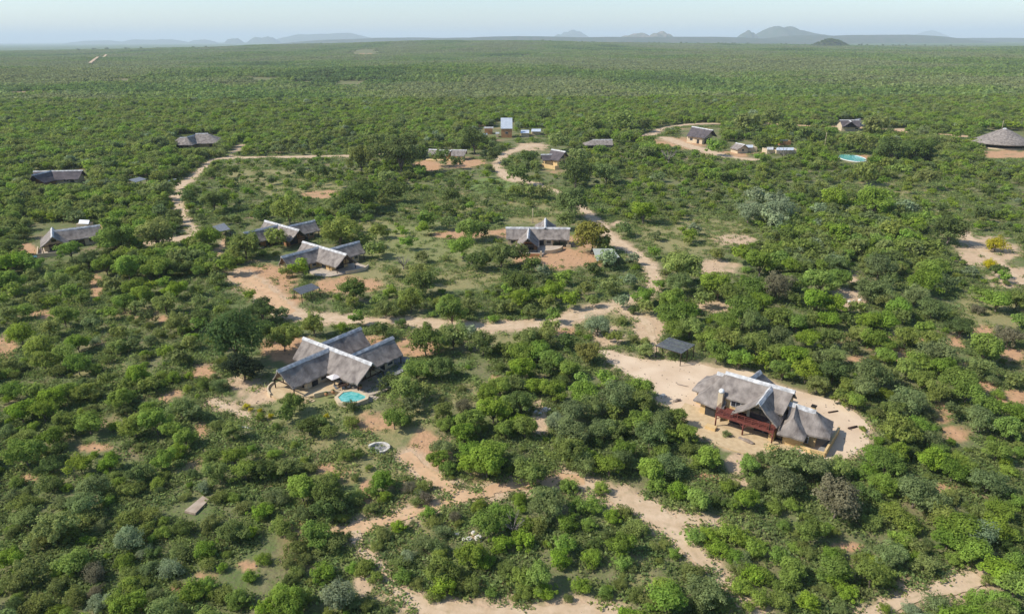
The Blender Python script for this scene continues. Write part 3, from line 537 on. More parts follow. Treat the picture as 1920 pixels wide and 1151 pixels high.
for t in IND:
    low = t['low']; si = rnd.choice((3, 4)) if low else rnd.choice((0, 1, 2))
    if t['ty'] == 'D': si = 2
    noun = 'bush' if low else 'tree'
    lab = f"{KW[t['ty']]} {noun}, {ORDW[t['rank']]}nearest {t['lm'][0]}, {t['lm'][1]}"
    nm = 'flowering_bush' if t['ty'] == 'Y' else 'bushveld_' + noun
    o = thing(nm, lab, noun, (t['x'], t['y'], 0), rnd.uniform(0, 6.28), 'low bushes scattered over the bushveld' if low else 'trees standing over the bushveld')
    R = t['R'] * {'D': 1.2, 'B': 1.35}.get(t['ty'], .98); zs = rnd.uniform(.88, 1.12) if t['ty'] != 'D' else 1.12
    o.scale = (R * rnd.uniform(.93, 1.07), R * rnd.uniform(.93, 1.07), R * zs)
    cm, tm = PROTO[t['ty'], si]
    link('foliage' if low else 'crown', cm, o); link('stem' if low else 'trunk', tm, o)

# ------------------------------------------------------------------ scattered bush (what nobody would count)
def scatter(name, x, y, z, scale, rot, idx, protos, jit_z=None):
    col = bpy.data.collections.new(name + '_kinds')
    for i, me in enumerate(protos):
        col.objects.link(bpy.data.objects.new('%s_kind_%03d' % (name, i), me))
    n = len(x); me = bpy.data.meshes.new(name); me.vertices.add(n)
    me.vertices.foreach_set('co', np.stack([x, y, z], 1).ravel().astype(np.float32))
    for an, dt, arr in (('sc', 'FLOAT', scale), ('rt', 'FLOAT', rot)):
        a = me.attributes.new(an, dt, 'POINT'); a.data.foreach_set('value', arr.astype(np.float32))
    a = me.attributes.new('ix', 'INT', 'POINT'); a.data.foreach_set('value', idx.astype(np.int32))
    ng = bpy.data.node_groups.new(name, 'GeometryNodeTree')
    ng.interface.new_socket('Geometry', in_out='INPUT', socket_type='NodeSocketGeometry'); ng.interface.new_socket('Geometry', in_out='OUTPUT', socket_type='NodeSocketGeometry')
    N = ng.nodes.new; L = ng.links.new
    gi, go = N('NodeGroupInput'), N('NodeGroupOutput')
    mp = N('GeometryNodeMeshToPoints'); ip = N('GeometryNodeInstanceOnPoints'); ci = N('GeometryNodeCollectionInfo')
    ci.inputs[0].default_value = col; ci.inputs['Separate Children'].default_value = True; ci.inputs['Reset Children'].default_value = True
    def at(nm, dt):
        a = N('GeometryNodeInputNamedAttribute'); a.data_type = dt; a.inputs[0].default_value = nm; return a.outputs[0]
    L(gi.outputs[0], mp.inputs[0]); L(mp.outputs[0], ip.inputs['Points']); L(ci.outputs[0], ip.inputs['Instance'])
    ip.inputs['Pick Instance'].default_value = True; L(at('ix', 'INT'), ip.inputs['Instance Index'])
    cx = N('ShaderNodeCombineXYZ'); L(at('rt', 'FLOAT'), cx.inputs[2]); er = N('FunctionNodeEulerToRotation'); L(cx.outputs[0], er.inputs[0]); L(er.outputs[0], ip.inputs['Rotation'])
    L(at('sc', 'FLOAT'), ip.inputs['Scale']); L(ip.outputs[0], go.inputs[0])
    o = link(name, me); md = o.modifiers.new('scatter', 'NODES'); md.node_group = ng; o['kind'] = 'stuff'; return o

DENS = '''999999999999999999999999999999999999999999999999
999999999999987999999998999999878899999998889999
999999999988776656788888877887644766878878776675
999999999986887755677887645655764478767777887765
999999999974655546998865556666776665677656888777
999999999965555555888634556676776777677778888777
999999999755556655885552355656667777555677667777
999999998455556556654443444556655666554543434566
999999998455555356533445325465555554554554433455
999999998454444377324465224555565566555888444355
999999988544455788534666223556655556667889854356
998899987556644888656666344355554556888989874444
978889888664555889533666333435544445999888864335
867999999974334888443466334434444566999988863333
977999999974334776332366334443543466999878874322
999999999972223365433367445444675467999768874223'''.split('\n')
DN = np.array([[int(c) for c in r_] for r_ in DENS]) / 9.0
RECT = [(945, 400, 1125, 492), (525, 450, 690, 518), (460, 408, 592, 445), (60, 410, 182, 492), (62, 312, 158, 344), (333, 248, 408, 278), (242, 328, 278, 344), (540, 524, 612, 578), (800, 274, 882, 318), (1012, 276, 1066, 326),
        (930, 224, 964, 268), (898, 234, 930, 256), (972, 238, 1020, 256), (1106, 257, 1146, 276), (1276, 232, 1350, 282), (1366, 258, 1414, 284), (1438, 268, 1492, 288), (1571, 220, 1620, 248), (1572, 284, 1624, 308), (1848, 240, 1925, 298), (316, 332, 348, 352), (440, 500, 560, 600), (400, 415, 430, 432), (1205, 622, 1325, 695), (1100, 640, 1240, 700), (340, 925, 395, 965), (625, 738, 695, 762), (1185, 620, 1240, 680)]
def keep_clear(x, y, z, R, k=.8):
    px, py, d = proj(x, y, z); rp = R * FP / d
    ok = np.ones(x.shape, bool)
    for a, b, c, e in RECT: ok &= ~((px > a - rp * k) & (px < c + rp * k) & (py > b - rp * k * .2) & (py < e + rp * k))
    return ok
g = 2.8
gx, gy = np.meshgrid(np.arange(-620, 620, g), np.arange(48, 760, g)); gx, gy = gx.ravel(), gy.ravel()
gx = gx + nr.uniform(-1.4, 1.4, gx.shape); gy = gy + nr.uniform(-1.4, 1.4, gy.shape)
px, py, dd = proj(gx, gy, 0)
sel = (px > -160) & (px < 2080) & (py < 1330); gx, gy, px, py, dd = gx[sel], gy[sel], px[sel], py[sel], dd[sel]
ci_ = np.clip((px / 40).astype(int), 0, 47); ri_ = np.clip(((py - 200) / 20).astype(int), 0, 15)
den = DN[ri_, ci_]
cl = fbm(gx / 14, gy / 14, 3)
den = np.where(py > 520, .42, den ** 1.8)
den = np.where(py < 200, 1.0, den)
outside = (px < -10) | (px > 1930) | (py > 1160); den = np.where(outside, .5, den)
den = den * (.55 + .9 * cl) * 1.05
R = np.clip(nr.normal(1.8, .6, gx.shape), .7, 3.8); R = np.where((py > 270) & (den < .62), R * .72, R); R = np.where((py > 520) & ~outside, np.clip(R * .56, .45, 1.6), R)
R *= np.where(py < 300, 1.2, 1.05)
keep = nr.rand(len(gx)) < den
keep &= track_dist(gx, gy) > R * .6 + .2
for f_ in (.35, .7, 1.0): k_ = 1 + f_ * 1.45 * R / (H - 1.45 * R); keep &= track_dist(gx * k_, gy * k_) > R * .25
for f_ in (.5, 1.0): k_ = 1 + f_ * 1.45 * R / (H - 1.45 * R); keep &= poly_dist(gx * k_, gy * k_, YW) > 0
keep &= poly_dist(gx, gy, YW) > R * .5
bl = blob('sr', px, py); keep &= (bl < .25) | (nr.rand(len(gx)) < .05); bl2 = blob('tlG', px, py); keep &= (bl2 < .3) | (nr.rand(len(gx)) < np.where(py > 420, .14, .55))
keep &= keep_clear(gx, gy, R * .9, R)
near_houses = [(600, 690, 165, 75), (1430, 780, 200, 85)]
for hx, hy, rx, ry in near_houses: keep &= ((px - hx) / rx) ** 2 + ((py - hy) / ry) ** 2 > 1
tx, ty_, tr = np.array([t['x'] for t in TL]), np.array([t['y'] for t in TL]), np.array([t['R'] for t in TL])
i = np.nonzero(keep & (dd < 460))[0]
for j in i:
    if ((tx - gx[j]) ** 2 + (ty_ - gy[j]) ** 2 < (tr * .62) ** 2).any(): keep[j] = False
gx, gy, px, py, dd, R = [q[keep] for q in (gx, gy, px, py, dd, R)]
TYS = ['g', 'y', 'o', 'e', 'd', 'w']
pr_mesh = [MID[t, s] for t in TYS for s in range(5)]
ecl = fbm(gx / 40 + 7, gy / 40, 3)
u = nr.rand(len(gx)); tyi = np.select([u < .34 + (ecl - .5) * .8, u < .50 + (ecl - .5) * .8, u < .80, u < .90, u < .985], [0, 1, 2, 3, 4], 5)
shp = np.where(R < 1.5, nr.randint(3, 5, len(gx)), nr.randint(0, 3, len(gx)))
pr_near = [PROTO[t, s][0] for t in TYS for s in range(5)]; near_ = np.where(dd < 190, 30, 0)
scatter('bushveld_thicket', gx, gy, terr(gx, gy), R, nr.uniform(0, 6.28, len(gx)), tyi * 5 + shp + near_, pr_mesh + pr_near)
if REST:
    scatter('bushveld_scrub', np.array([t['x'] for t in REST]), np.array([t['y'] for t in REST]), np.zeros(len(REST)), np.array([t['R'] for t in REST]), nr.uniform(0, 6.28, len(REST)),
            np.array([(TYS.index(t['ty']) if t['ty'] in TYS else 2) * 5 + (3 if t['low'] else rnd.randint(0, 2)) for t in REST]), pr_mesh)
# herbs and tufts between the bushes
def tuft(seed, n=46):
    r = np.random.RandomState(seed); p = r.randn(n, 3) * np.array([.42, .42, 0]) + np.array([0, 0, .10]); p[:, 2] += r.rand(n) * .22
    nn = r.randn(n, 3) * .5 + np.array([0, 0, .9]); nn /= np.linalg.norm(nn, axis=1)[:, None]
    t1 = np.cross(nn, r.randn(n, 3)); t1 /= np.linalg.norm(t1, axis=1)[:, None]; t2 = np.cross(nn, t1); s = (.08 + .10 * r.rand(n))[:, None]
    v = np.stack([p + t1 * s, p + t2 * s * .7, p - t1 * s, p - t2 * s * .7], 1).reshape(-1, 3)
    return leaf_mesh('tuft', v, np.repeat(.6 + .7 * r.rand(n), 4), LM['herb'])
g = .82
hx, hy = np.meshgrid(np.arange(-190, 190, g), np.arange(50, 300, g)); hx, hy = hx.ravel(), hy.ravel()
hx = hx + nr.uniform(-.6, .6, hx.shape); hy = hy + nr.uniform(-.6, .6, hy.shape)
px, py, dd = proj(hx, hy, 0); sel = (px > -60) & (px < 1980) & (py < 1220); hx, hy, px, py, dd = hx[sel], hy[sel], px[sel], py[sel], dd[sel]
dn = np.clip((fbm(hx / 6 + 3, hy / 6, 4) - .30) * 3.6, 0, 1) * np.clip(1.25 - dd / 320, .3, 1)
dn = np.maximum(dn, .10); dn *= 1 - .93 * blob('sr', px, py); dn *= 1 - .75 * blob('l', px, py); dn *= 1 - .35 * blob('t', px, py)
td = track_dist(hx, hy); dn = np.where(td < 0, .0, np.where(td < .8, dn * .5, dn)); yd = poly_dist(hx, hy, YW); dn = np.where(yd < 0, .0, dn)
for ex, ey, rx, ry in ((610, 690, 110, 55), (1430, 780, 160, 70)): dn = np.where(((px - ex) / rx) ** 2 + ((py - ey) / ry) ** 2 < 1, 0, dn)
for a, b, c, e in RECT[:6]: dn = np.where((px > a) & (px < c) & (py > b + 8) & (py < e), dn * .1, dn)
dn = np.where((px > 338) & (px < 400) & (py > 922) & (py < 985), 0, dn)
k = nr.rand(len(hx)) < dn * .9; hx, hy = hx[k], hy[k]; hs = nr.uniform(.6, 1.7, len(hx))
h2x, h2y = np.meshgrid(np.arange(-330, 330, 1.7), np.arange(240, 520, 1.7)); h2x, h2y = h2x.ravel() + nr.uniform(-1, 1, h2x.size), h2y.ravel() + nr.uniform(-1, 1, h2y.size)
px, py, dd = proj(h2x, h2y, 0); d2 = np.clip((fbm(h2x / 9 + 3, h2y / 9, 4) - .34) * 3.2, 0, 1) * (1 - .95 * blob('sr', px, py)) * (1 - .4 * blob('G', px, py)) * (track_dist(h2x, h2y) > .3) * (px > -60) * (px < 1980)
for a, b, c, e in RECT: d2 = np.where((px > a) & (px < c) & (py > b + 8) & (py < e), 0, d2)
k = nr.rand(len(h2x)) < d2 * .8; hx, hy, hs = np.append(hx, h2x[k]), np.append(hy, h2y[k]), np.append(hs, nr.uniform(1.0, 2.6, k.sum()))
scatter('grass_and_herbs', hx, hy, np.zeros(len(hx)), hs, nr.uniform(0, 6.28, len(hx)), nr.randint(0, 4, len(hx)), [tuft(i) for i in range(4)])
# loose stones and clods on tracks, yards and bare soil
def stone(seed):
    r = np.random.RandomState(seed); v = []
    for z, q in ((-.3, .8), (.25, 1.0), (.6, .55)):
        for k in range(6): a = k * 1.047; v.append((q * math.cos(a) * r.uniform(.8, 1.2), q * math.sin(a) * r.uniform(.6, 1), z))
    return mesh('stone', v, [(j * 6 + k, j * 6 + (k + 1) % 6, j * 6 + 6 + (k + 1) % 6, j * 6 + 6 + k) for j in range(2) for k in range(6)] + [tuple(range(12, 18))], M['rock'])
sx_, sy_ = nr.uniform(-130, 130, 90000), nr.uniform(58, 230, 90000); px, py, dd = proj(sx_, sy_, 0); td = track_dist(sx_, sy_)
k = (px > 0) & (px < 1920) & (py < 1180) & ((blob('sr', px, py) > .4) | ((td < .8) & (td > -.6)) | (poly_dist(sx_, sy_, YW) < .5)) & (nr.rand(90000) < .28 * fbm(sx_ / 4, sy_ / 4, 3) ** 1.5)
scatter('loose_stones', sx_[k], sy_[k], np.full(k.sum(), .06), nr.uniform(.05, .17, k.sum()), nr.uniform(0, 6.28, k.sum()), nr.randint(0, 3, k.sum()), [stone(i) for i in range(3)])
# far bush: patches of many crowns
def patch(seed, m, side=40, n=92, q=16):
    r = np.random.RandomState(seed); V, T = [], []
    for i in range(n):
        c = np.array([r.uniform(-side / 2, side / 2), r.uniform(-side / 2, side / 2), 0]); R_ = np.clip(r.normal(2.6, .7), 1.3, 4.5)
        d = r.randn(q, 3); d[:, 2] = np.abs(d[:, 2]); d /= np.linalg.norm(d, axis=1)[:, None]
        p = c + d * R_ * np.array([.8, .8, .75]) + np.array([0, 0, R_ * .45]); nn = d + r.randn(q, 3) * .4; nn /= np.linalg.norm(nn, axis=1)[:, None]
        t1 = np.cross(nn, r.randn(q, 3)); t1 /= np.linalg.norm(t1, axis=1)[:, None]; t2 = np.cross(nn, t1); s = R_ * .42
        V.append(np.stack([p + t1 * s, p + t2 * s * .8, p - t1 * s, p - t2 * s * .8], 1).reshape(-1, 3)); T.append(np.repeat(r.uniform(.75, 1.15) * (.85 + .3 * r.rand(q)), 4))
    return leaf_mesh('patch', np.concatenate(V), np.concatenate(T), m)
g = 38
fx, fy = np.meshgrid(np.arange(-4200, 4200, g), np.arange(600, 5150, g)); fx, fy = fx.ravel() + nr.uniform(-6, 6, fx.size), fy.ravel() + nr.uniform(-6, 6, fy.size)
px, py, dd = proj(fx, fy, 0); sel = (px > -200) & (px < 2120) & (fy > 735); fx, fy, px, py = fx[sel], fy[sel], px[sel], py[sel]
k = (blob('sr', px, py) < .4) & (nr.rand(len(fx)) < np.clip(.62 + fbm(fx / 160, fy / 160, 3) * .8, 0, .985)); fx, fy = fx[k], fy[k]
scatter('distant_bushveld', fx, fy, terr(fx, fy) - .3, nr.uniform(.92, 1.15, len(fx)), nr.randint(0, 4, len(fx)) * math.pi / 2 + nr.uniform(-.2, .2, len(fx)), np.clip((fbm(fx / 260 + 11, fy / 330, 4) * 2.6 - .55) * 6 + nr.uniform(-.8, .8, len(fx)), 0, 5).astype(int), [patch(i, LM['farpatch%d' % i]) for i in range(6)])
# ------------------------------------------------------------------ thatched houses, built in a frame of their own: u along the main ridge, v towards the camera
def L3(u, v, z): return (u, -v, z)
class House:
    def __init__(s, name, label, cat, O, ang, group=None):
        s.root = thing(name, label, cat, (O[0], O[1], 0), math.radians(ang), group); s.rng = random.Random(hash(name) % 99 if False else int(abs(O[0]) * 7) % 997)
    def part(s, name, me, parent=None): return link(name, me, parent or s.root)
    def box(s, name, u0, u1, v0, v1, z0, z1, m, parent=None): return s.part(name, boxmesh(name, min(u0, u1), max(u0, u1), -max(v0, v1), -min(v0, v1), z0, z1, m), parent)
    def slab(s, name, pts, z0, z1, m, parent=None): return s.part(name, prism(name, [(u, -v) for u, v in pts], z0, z1, m), parent)
    def bar(s, name, a, b, w, h, m, parent=None): return s.part(name, barmesh(name, L3(*a), L3(*b), w, h, m), parent)
    def post(s, u, v, z0, z1, m=None, w=.22, name='post'):
        return s.part(name, tubes(name, [([L3(u, v, z0), L3(u, v, z1)], [w / 2, w / 2])], m or M['darkwood'], 8))
    def wing(s, A, B, zr, ze, hl, hr=None, ea='gable', eb='gable', prow=.5, thick=.28, m='thatch', cap=True, zrB=None, sag=.07):
        """thatched roof over the ridge A-B; hl is the half width on the left when looking from A to B (u, v seen from above)"""
        hr = hr or hl; zrB = zrB or zr
        A, B = np.array([A[0], -A[1]], float), np.array([B[0], -B[1]], float); Ln = np.hypot(*(B - A)); d = (B - A) / Ln; nL = np.array([-d[1], d[0]])
        per = []; n = max(4, int(Ln / .8))
        for i in range(n + 1): per.append((i / n, nL, hl, 0))
        def around(c, start, w0, w1, kind):
            k = 8 if kind == 'hip' else 12
            for i in range(1, k):
                ph = math.pi * i / k; di = start * math.cos(ph) + (d if c else -d) * math.sin(ph)
                w = (w0 * (1 - i / k) + w1 * i / k) / (max(abs(math.cos(ph)), abs(math.sin(ph))) ** (.88 if kind == 'hip' else .15)); per.append((c, di, w, 1))
        if eb != 'gable': around(1, nL, hl, hr, eb)
        cut = len(per)
        for i in range(n, -1, -1): per.append((i / n, -nL, hr, 0))
        if ea != 'gable': around(0, -nL, hr, hl, ea)
        mS = 7; top = []
        for t, di, w, e in per:
            row = []
            for j in range(mS + 1):
                q = j / mS; tt = t * Ln
                if not e:
                    if t == 0 and ea == 'gable': tt -= prow * (1 - q)
                    if t == 1 and eb == 'gable': tt += prow * (1 - q)
                zz = zr + (zrB - zr) * t; x = A + d * tt + di * w * q * (1 + s.rng.uniform(-.035, .035) * (j == mS))
                row.append(Vector((x[0], x[1], zz - (zz - ze) * (q + sag * math.sin(math.pi * q)) + s.rng.uniform(-.05, .05) * (0 < j) * (1.6 if j == mS else 1))))
            top.append(row)
        K = mS + 1; nP = len(per); V = [q for r_ in top for q in r_]; off = len(V)
        V += [q - Vector((0, 0, thick)) for r_ in top for q in r_]
        Fc = []; closed = []
        for i in range(nP):
            j = (i + 1) % nP
            if i == cut - 1 and eb == 'gable': continue
            if i == nP - 1 and ea == 'gable': continue
            for k in range(mS):
                a, b, c, e = i * K + k, i * K + k + 1, j * K + k + 1, j * K + k
                Fc.append((a, b, c, e)); Fc.append((off + a, off + e, off + c, off + b))
            a, b = i * K + mS, j * K + mS; o2 = len(V); V += [V[a], V[b], V[off + b], V[off + a]]; Fc.append((o2, o2 + 3, o2 + 2, o2 + 1))
        for gable, i0, i1 in ((eb == 'gable', cut - 1, cut), (ea == 'gable', nP - 1, 0)):
            if gable:
                for i in (i0, i1):
                    for k in range(mS):
                        a, b = i * K + k, i * K + k + 1; o2 = len(V); V += [V[a], V[b], V[off + b], V[off + a]]; Fc.append((o2, o2 + 1, o2 + 2, o2 + 3))
        me = mesh('thatch_roof', V, Fc, M[m], True)
        import bmesh
        bm = bmesh.new(); bm.from_mesh(me); bmesh.ops.recalc_face_normals(bm, faces=bm.faces); bm.to_mesh(me); bm.free()
        r = s.part('thatch_roof', me)
        if cap:
            pA = -(prow + .12) if ea == 'gable' else -.25; pB = Ln + (prow + .12 if eb == 'gable' else .25); k = max(3, int(Ln / 1.3)); V = []; sl = (zr - ze) / max(hl, hr)
            prof = [(-.44, -.44 * sl * 1.12 + .06), (-.22, -.22 * sl * 1.1 + .10), (0, .11), (.22, -.22 * sl * 1.1 + .10), (.44, -.44 * sl * 1.12 + .06), (.42, -.42 * sl - .15), (0, -.1), (-.42, -.42 * sl - .15)]
            for i in range(k + 1):
                t = pA + (pB - pA) * i / k; c = A + d * t; zz = zr + (zrB - zr) * min(1, max(0, t / Ln)); jw = 1 + s.rng.uniform(-.14, .14)
                for a, b in prof: V.append((c[0] + nL[0] * a * jw, c[1] + nL[1] * a * jw, zz + b + s.rng.uniform(-.03, .03)))
            np_ = len(prof); Fc = [(i * np_ + j, i * np_ + (j + 1) % np_, (i + 1) * np_ + (j + 1) % np_, (i + 1) * np_ + j) for i in range(k) for j in range(np_)]
            Fc += [tuple(range(np_))[::-1], tuple(range(k * np_, (k + 1) * np_))]
            s.part('ridge_cap', mesh('ridge_cap', V, Fc, M['cap']), r)
        return r
    def walls(s, A, B, w, z0, zs, zp=None, m='yellow', a=0, b=0, name='wall'):
        """walled block under a wing from A to B, half width w, side height zs, gable peak zp"""
        A, B = np.array([A[0], -A[1]], float), np.array([B[0], -B[1]], float); Ln = np.hypot(*(B - A)); d = (B - A) / Ln; nL = np.array([-d[1], d[0]])
        prof = [(-w, z0), (w, z0), (w, zs)] + ([(0, zp)] if zp else []) + [(-w, zs)]
        V = []
        for t in (a, Ln - b):
            c = A + d * t
            for x, z in prof: V.append((c[0] + nL[0] * x, c[1] + nL[1] * x, z))
        k = len(prof); Fc = [tuple(range(k)), tuple(range(k, 2 * k))[::-1]] + [(i, i + k, (i + 1) % k + k, (i + 1) % k) for i in range(k)]
        return s.part(name, mesh(name, V, Fc, M[m]))
    def opening(s, kind, u, v, ax, w, h, z, parent=None):
        """window or door set 3 cm proud of a wall; ax is the axis the wall faces: u+ u- v+ v-"""
        sg = 1 if ax[1] == '+' else -1
        def bx(nm, du, z0, z1, pr, m, par):
            if ax[0] == 'u': return s.box(nm, u, u + sg * pr, v - du, v + du, z0, z1, m, par)
            return s.box(nm, u - du, u + du, v, v + sg * pr, z0, z1, m, par)
        o = bx(kind, w / 2 + .08, z - .0, z + h + .08, .05, M['frame'] if kind == 'window' else M['darkwood'], parent)
        if kind == 'window': 
            n = max(1, int(w / .8)); pw = w / n
            for i in range(n):
                c = -w / 2 + pw * (i + .5)
                if ax[0] == 'u': s.box('pane', u, u + sg * .07, v + c - pw / 2 + .04, v + c + pw / 2 - .04, z + .08, z + h, M['glass'], o)
                else: s.box('pane', u + c - pw / 2 + .04, u + c + pw / 2 - .04, v, v + sg * .07, z + .08, z + h, M['glass'], o)
        else: bx('door_leaf', w / 2 - .02, z + .02, z + h, .08, M['glass'], o)
        return o

CAT = 'house'; HG = 'thatched lodge houses'
# --- cross-roofed pool house and its two relations beside the orange yard
def cross_lodge(name, label, O, ang, wall, back_u=None, right_u=None, front=11.0, long_=18.7, detail=1):
    h = House(name, label, CAT, O, ang, HG)
    h.wing((0, 0), (long_, 0), 5.4, 2.3, 3.5, prow=.5)
    h.wing((7.5, .2), (7.5, front), 5.25, 2.2, 3.1, prow=.6)
    h.walls((.6, 0), (long_ - 3.2, 0), 2.75, 0, 2.55, 5.0, wall)
    h.walls((7.5, 0), (7.5, front - 3.4), 2.35, 0, 2.5, 4.7, wall)
    if back_u is not None:
        h.wing((back_u, -.2), (back_u, -9.9), 5.25, 2.3, 3.2, prow=.4); h.walls((back_u, 0), (back_u, -9.2), 2.5, 0, 2.5, 4.8, wall)
        h.opening('window', back_u + 2.5, -5, 'u+', 1.2, 1.2, 1.0); h.opening('window', back_u + 2.5, -7.6, 'u+', 1.2, 1.2, 1.0)
    if right_u is not None:
        h.wing((right_u, -.6), (right_u, -10.6), 5.1, 2.25, 3.3, prow=.5); h.walls((right_u, -.6), (right_u, -8.6), 2.6, 0, 2.5, 4.6, wall)
        h.opening('door', right_u + 2.6, -5.6, 'u+', 1.0, 2.1, .1); h.opening('window', right_u + 2.6, -7.6, 'u+', 1.3, 1.2, .95)
        h.post(right_u + 2.9, -10.2, 0, 2.3); h.post(right_u - 2.9, -10.2, 0, 2.3)
    for q in (3.6, 5.6): h.opening('window' if q < 5 else 'door', 9.85, q + .4, 'u+', 1.2, 1.3 if q < 5 else 2.1, .9 if q < 5 else .1)
    h.opening('door', 12.6, 2.75, 'v+', 1.8, 2.1, .1)
    h.opening('door', long_ - 3.2, 0, 'u+', 2.6, 2.2, .1); h.opening('window', long_ - 3.2, 0, 'u+', 1.6, 1.0, 3.0)
    h.opening('door', 7.5, front - 3.4, 'v+', 3.0, 2.2, .1)
    for u, v in ((7.5 - 2.8, front - .3), (7.5 + 2.8, front - .3), (7.5 - 2.8, front - 3), (long_ - .3, 3.1), (long_ - .3, -3.1), (15.9, 3.1)): h.post(u, v, .1, 2.35)
    for c in (front - .25,):
        h.bar('tie_beam', (7.5 - 2.9, c, 2.35), (7.5 + 2.9, c, 2.35), .16, .2, M['darkwood']); h.bar('king_post', (7.5, c, 2.35), (7.5, c, 4.9), .14, .14, M['darkwood'])
    h.bar('tie_beam', (long_ - .25, -3.2, 2.4), (long_ - .25, 3.2, 2.4), .16, .2, M['darkwood']); h.bar('king_post', (long_ - .25, 0, 2.4), (long_ - .25, 0, 5.1), .14, .14, M['darkwood'])
    for sgn in (-1, 1): h.bar('truss_strut', (long_ - .25, sgn * 1.9, 2.45), (long_ - .25, 0, 4.2), .12, .12, M['darkwood'])
    return h
O2 = P(572.4, 632.9, 5.4)
h2 = cross_lodge('thatched_house', 'grey thatched house with white-capped cross roofs beside the teal plunge pool', O2, -37, 'cream', 4.4, 12.9, 11.2)
def arc(cx, cy, rx, ry, a0, a1, n=14): return [(cx + rx * math.cos(math.radians(a0 + (a1 - a0) * i / n)), cy + ry * math.sin(math.radians(a0 + (a1 - a0) * i / n))) for i in range(n + 1)]
h2.slab('terrace', [(4.2, 2.5)] + arc(7.2, 9.6, 4.3, 3.6, 175, 35, 16) + [(12.9, 8.6), (13.6, 6.0), (17.6, 4.0), (17.2, 3.0), (10, 2.6)], 0, .42, M['terrace'])
h2.slab('side_terrace', [(14.5, 3.2), (17, 4.6), (18.9, 4.2), (20.8, 2.4), (21.8, 0), (21.3, -3), (15.4, -3.4)], 0, .40, M['paleterrace'])
h2.slab('back_terrace', [(15.5, -3.3), (18.8, -3.6), (18.4, -12.5), (15.6, -13.6), (12, -11.6), (12, -9)], 0, .34, M['grey'])
for i, (r1, z) in enumerate(((1.0, .30), (1.5, .2), (2.0, .1))):
    h2.slab('step', arc(11.4, 9.6, r1 + .6, r1, 100, -10, 8) + [(11.2, 9.2)], 0, z, M['terrace'])
    h2.slab('step', arc(19.9, 2.6, r1 + .6, r1 + .3, 95, -25, 8) + [(19.5, 2.4)], 0, z - .01, M['paleterrace'])
def curb(h, name, pts, w, z0, z1, m):                 # low wall along a line
    V, Fc = [], []
    n = len(pts)
    for i, (u, v) in enumerate(pts):
        a = np.array(pts[max(i - 1, 0)]); b = np.array(pts[min(i + 1, n - 1)]); d = (b - a) / (np.hypot(*(b - a)) + 1e-9); q = np.array([-d[1], d[0]]) * w / 2
        for x, z in (((u, v) - q, z0), ((u, v) + q, z0), ((u, v) + q, z1), ((u, v) - q, z1)): V.append((x[0], -x[1], z))
        if i: o = (i - 1) * 4; Fc += [(o + j, o + (j + 1) % 4, o + 4 + (j + 1) % 4, o + 4 + j) for j in range(4)]
    Fc += [(0, 3, 2, 1), (n * 4 - 4, n * 4 - 3, n * 4 - 2, n * 4 - 1)]
    me = mesh(name, V, Fc, m)
    import bmesh
    bm = bmesh.new(); bm.from_mesh(me); bmesh.ops.recalc_face_normals(bm, faces=bm.faces); bm.to_mesh(me); bm.free()
    return h.part(name, me)
curb(h2, 'terrace_wall', arc(7.2, 9.6, 4.35, 3.65, 172, 100, 10), .28, 0, .78, M['cream'])
curb(h2, 'terrace_wall', [(12.9, 8.7), (13.5, 7.2), (14.6, 6.0), (16.2, 4.9)], .3, 0, .85, M['cream'])
# plunge pool beside it
def pool(name, label, pts, rim, z, wz, m_rim, loc=(0, 0), rz=0, group=None):
    t = thing(name, label, 'pool', (loc[0], loc[1], 0), rz, group); c = np.mean(pts, 0)
    inner = [tuple(c + (np.array(p) - c) * (1 - rim / np.hypot(*(np.array(p) - c)))) for p in pts]
    n = len(pts); V = [(x, y, 0) for x, y in pts] + [(x, y, z) for x, y in pts] + [(x, y, z) for x, y in inner] + [(x, y, wz - .3) for x, y in inner]
    Fc = [(k * n + i, k * n + (i + 1) % n, (k + 1) * n + (i + 1) % n, (k + 1) * n + i) for k in range(3) for i in range(n)]
    link('pool_rim', mesh('pool_rim', V, Fc, m_rim), t)
    link('pool_water', mesh('pool_water', [(x, y, wz) for x, y in inner], [tuple(range(n))], M['water']), t); return t
pw = [P(*q)[:2] for q in ((627, 744, .85), (640, 733, .85), (659, 730, .85), (676, 733, .85), (692, 741, .85), (690, 747, .85), (670, 755, .85), (650, 757, .85), (634, 754, .85))]
pc = np.mean(pw, 0); pool('plunge_pool', 'small teal plunge pool with raised pale rim below the cross-roofed house', [tuple(np.array(q) - pc) for q in pw][::-1], .6, .85, .74, M['cream'], pc)
# parasol, table, chairs, loungers on the terrace
def local(h_o, ang, u, v):
    a = math.radians(ang); return h_o[0] + u * math.cos(a) + v * math.sin(a), h_o[1] + u * math.sin(a) - v * math.cos(a)
px_ = P(626, 706, 2.3)
t = thing('parasol', 'white square parasol shading the terrace of the cross-roofed house', 'parasol', (px_[0], px_[1], .42))
V = [(0, 0, 2.25)] + [(rr_ * math.cos(a), rr_ * math.sin(a), 1.88) for a, rr_ in [(i * math.pi / 4, 1.45 if i % 2 == 0 else 1.04) for i in range(8)]] + [(0, 0, 2.19)] + [(rr_ * math.cos(a), rr_ * math.sin(a), 1.82) for a, rr_ in [(i * math.pi / 4, 1.4 if i % 2 == 0 else 1.0) for i in range(8)]]
link('canopy', mesh('canopy', V, [(0, 1 + i, 1 + (i + 1) % 8) for i in range(8)] + [(9, 10 + (i + 1) % 8, 10 + i) for i in range(8)] + [(1 + i, 10 + i, 10 + (i + 1) % 8, 1 + (i + 1) % 8) for i in range(8)], M['fabric']), t)
link('pole', tubes('pole', [([(0, 0, 0), (0, 0, 2.2)], [.04, .04])], M['darkwood']), t); link('base', prism('base', arc(0, 0, .35, .35, 0, 345, 12), 0, .08, M['grey']), t)
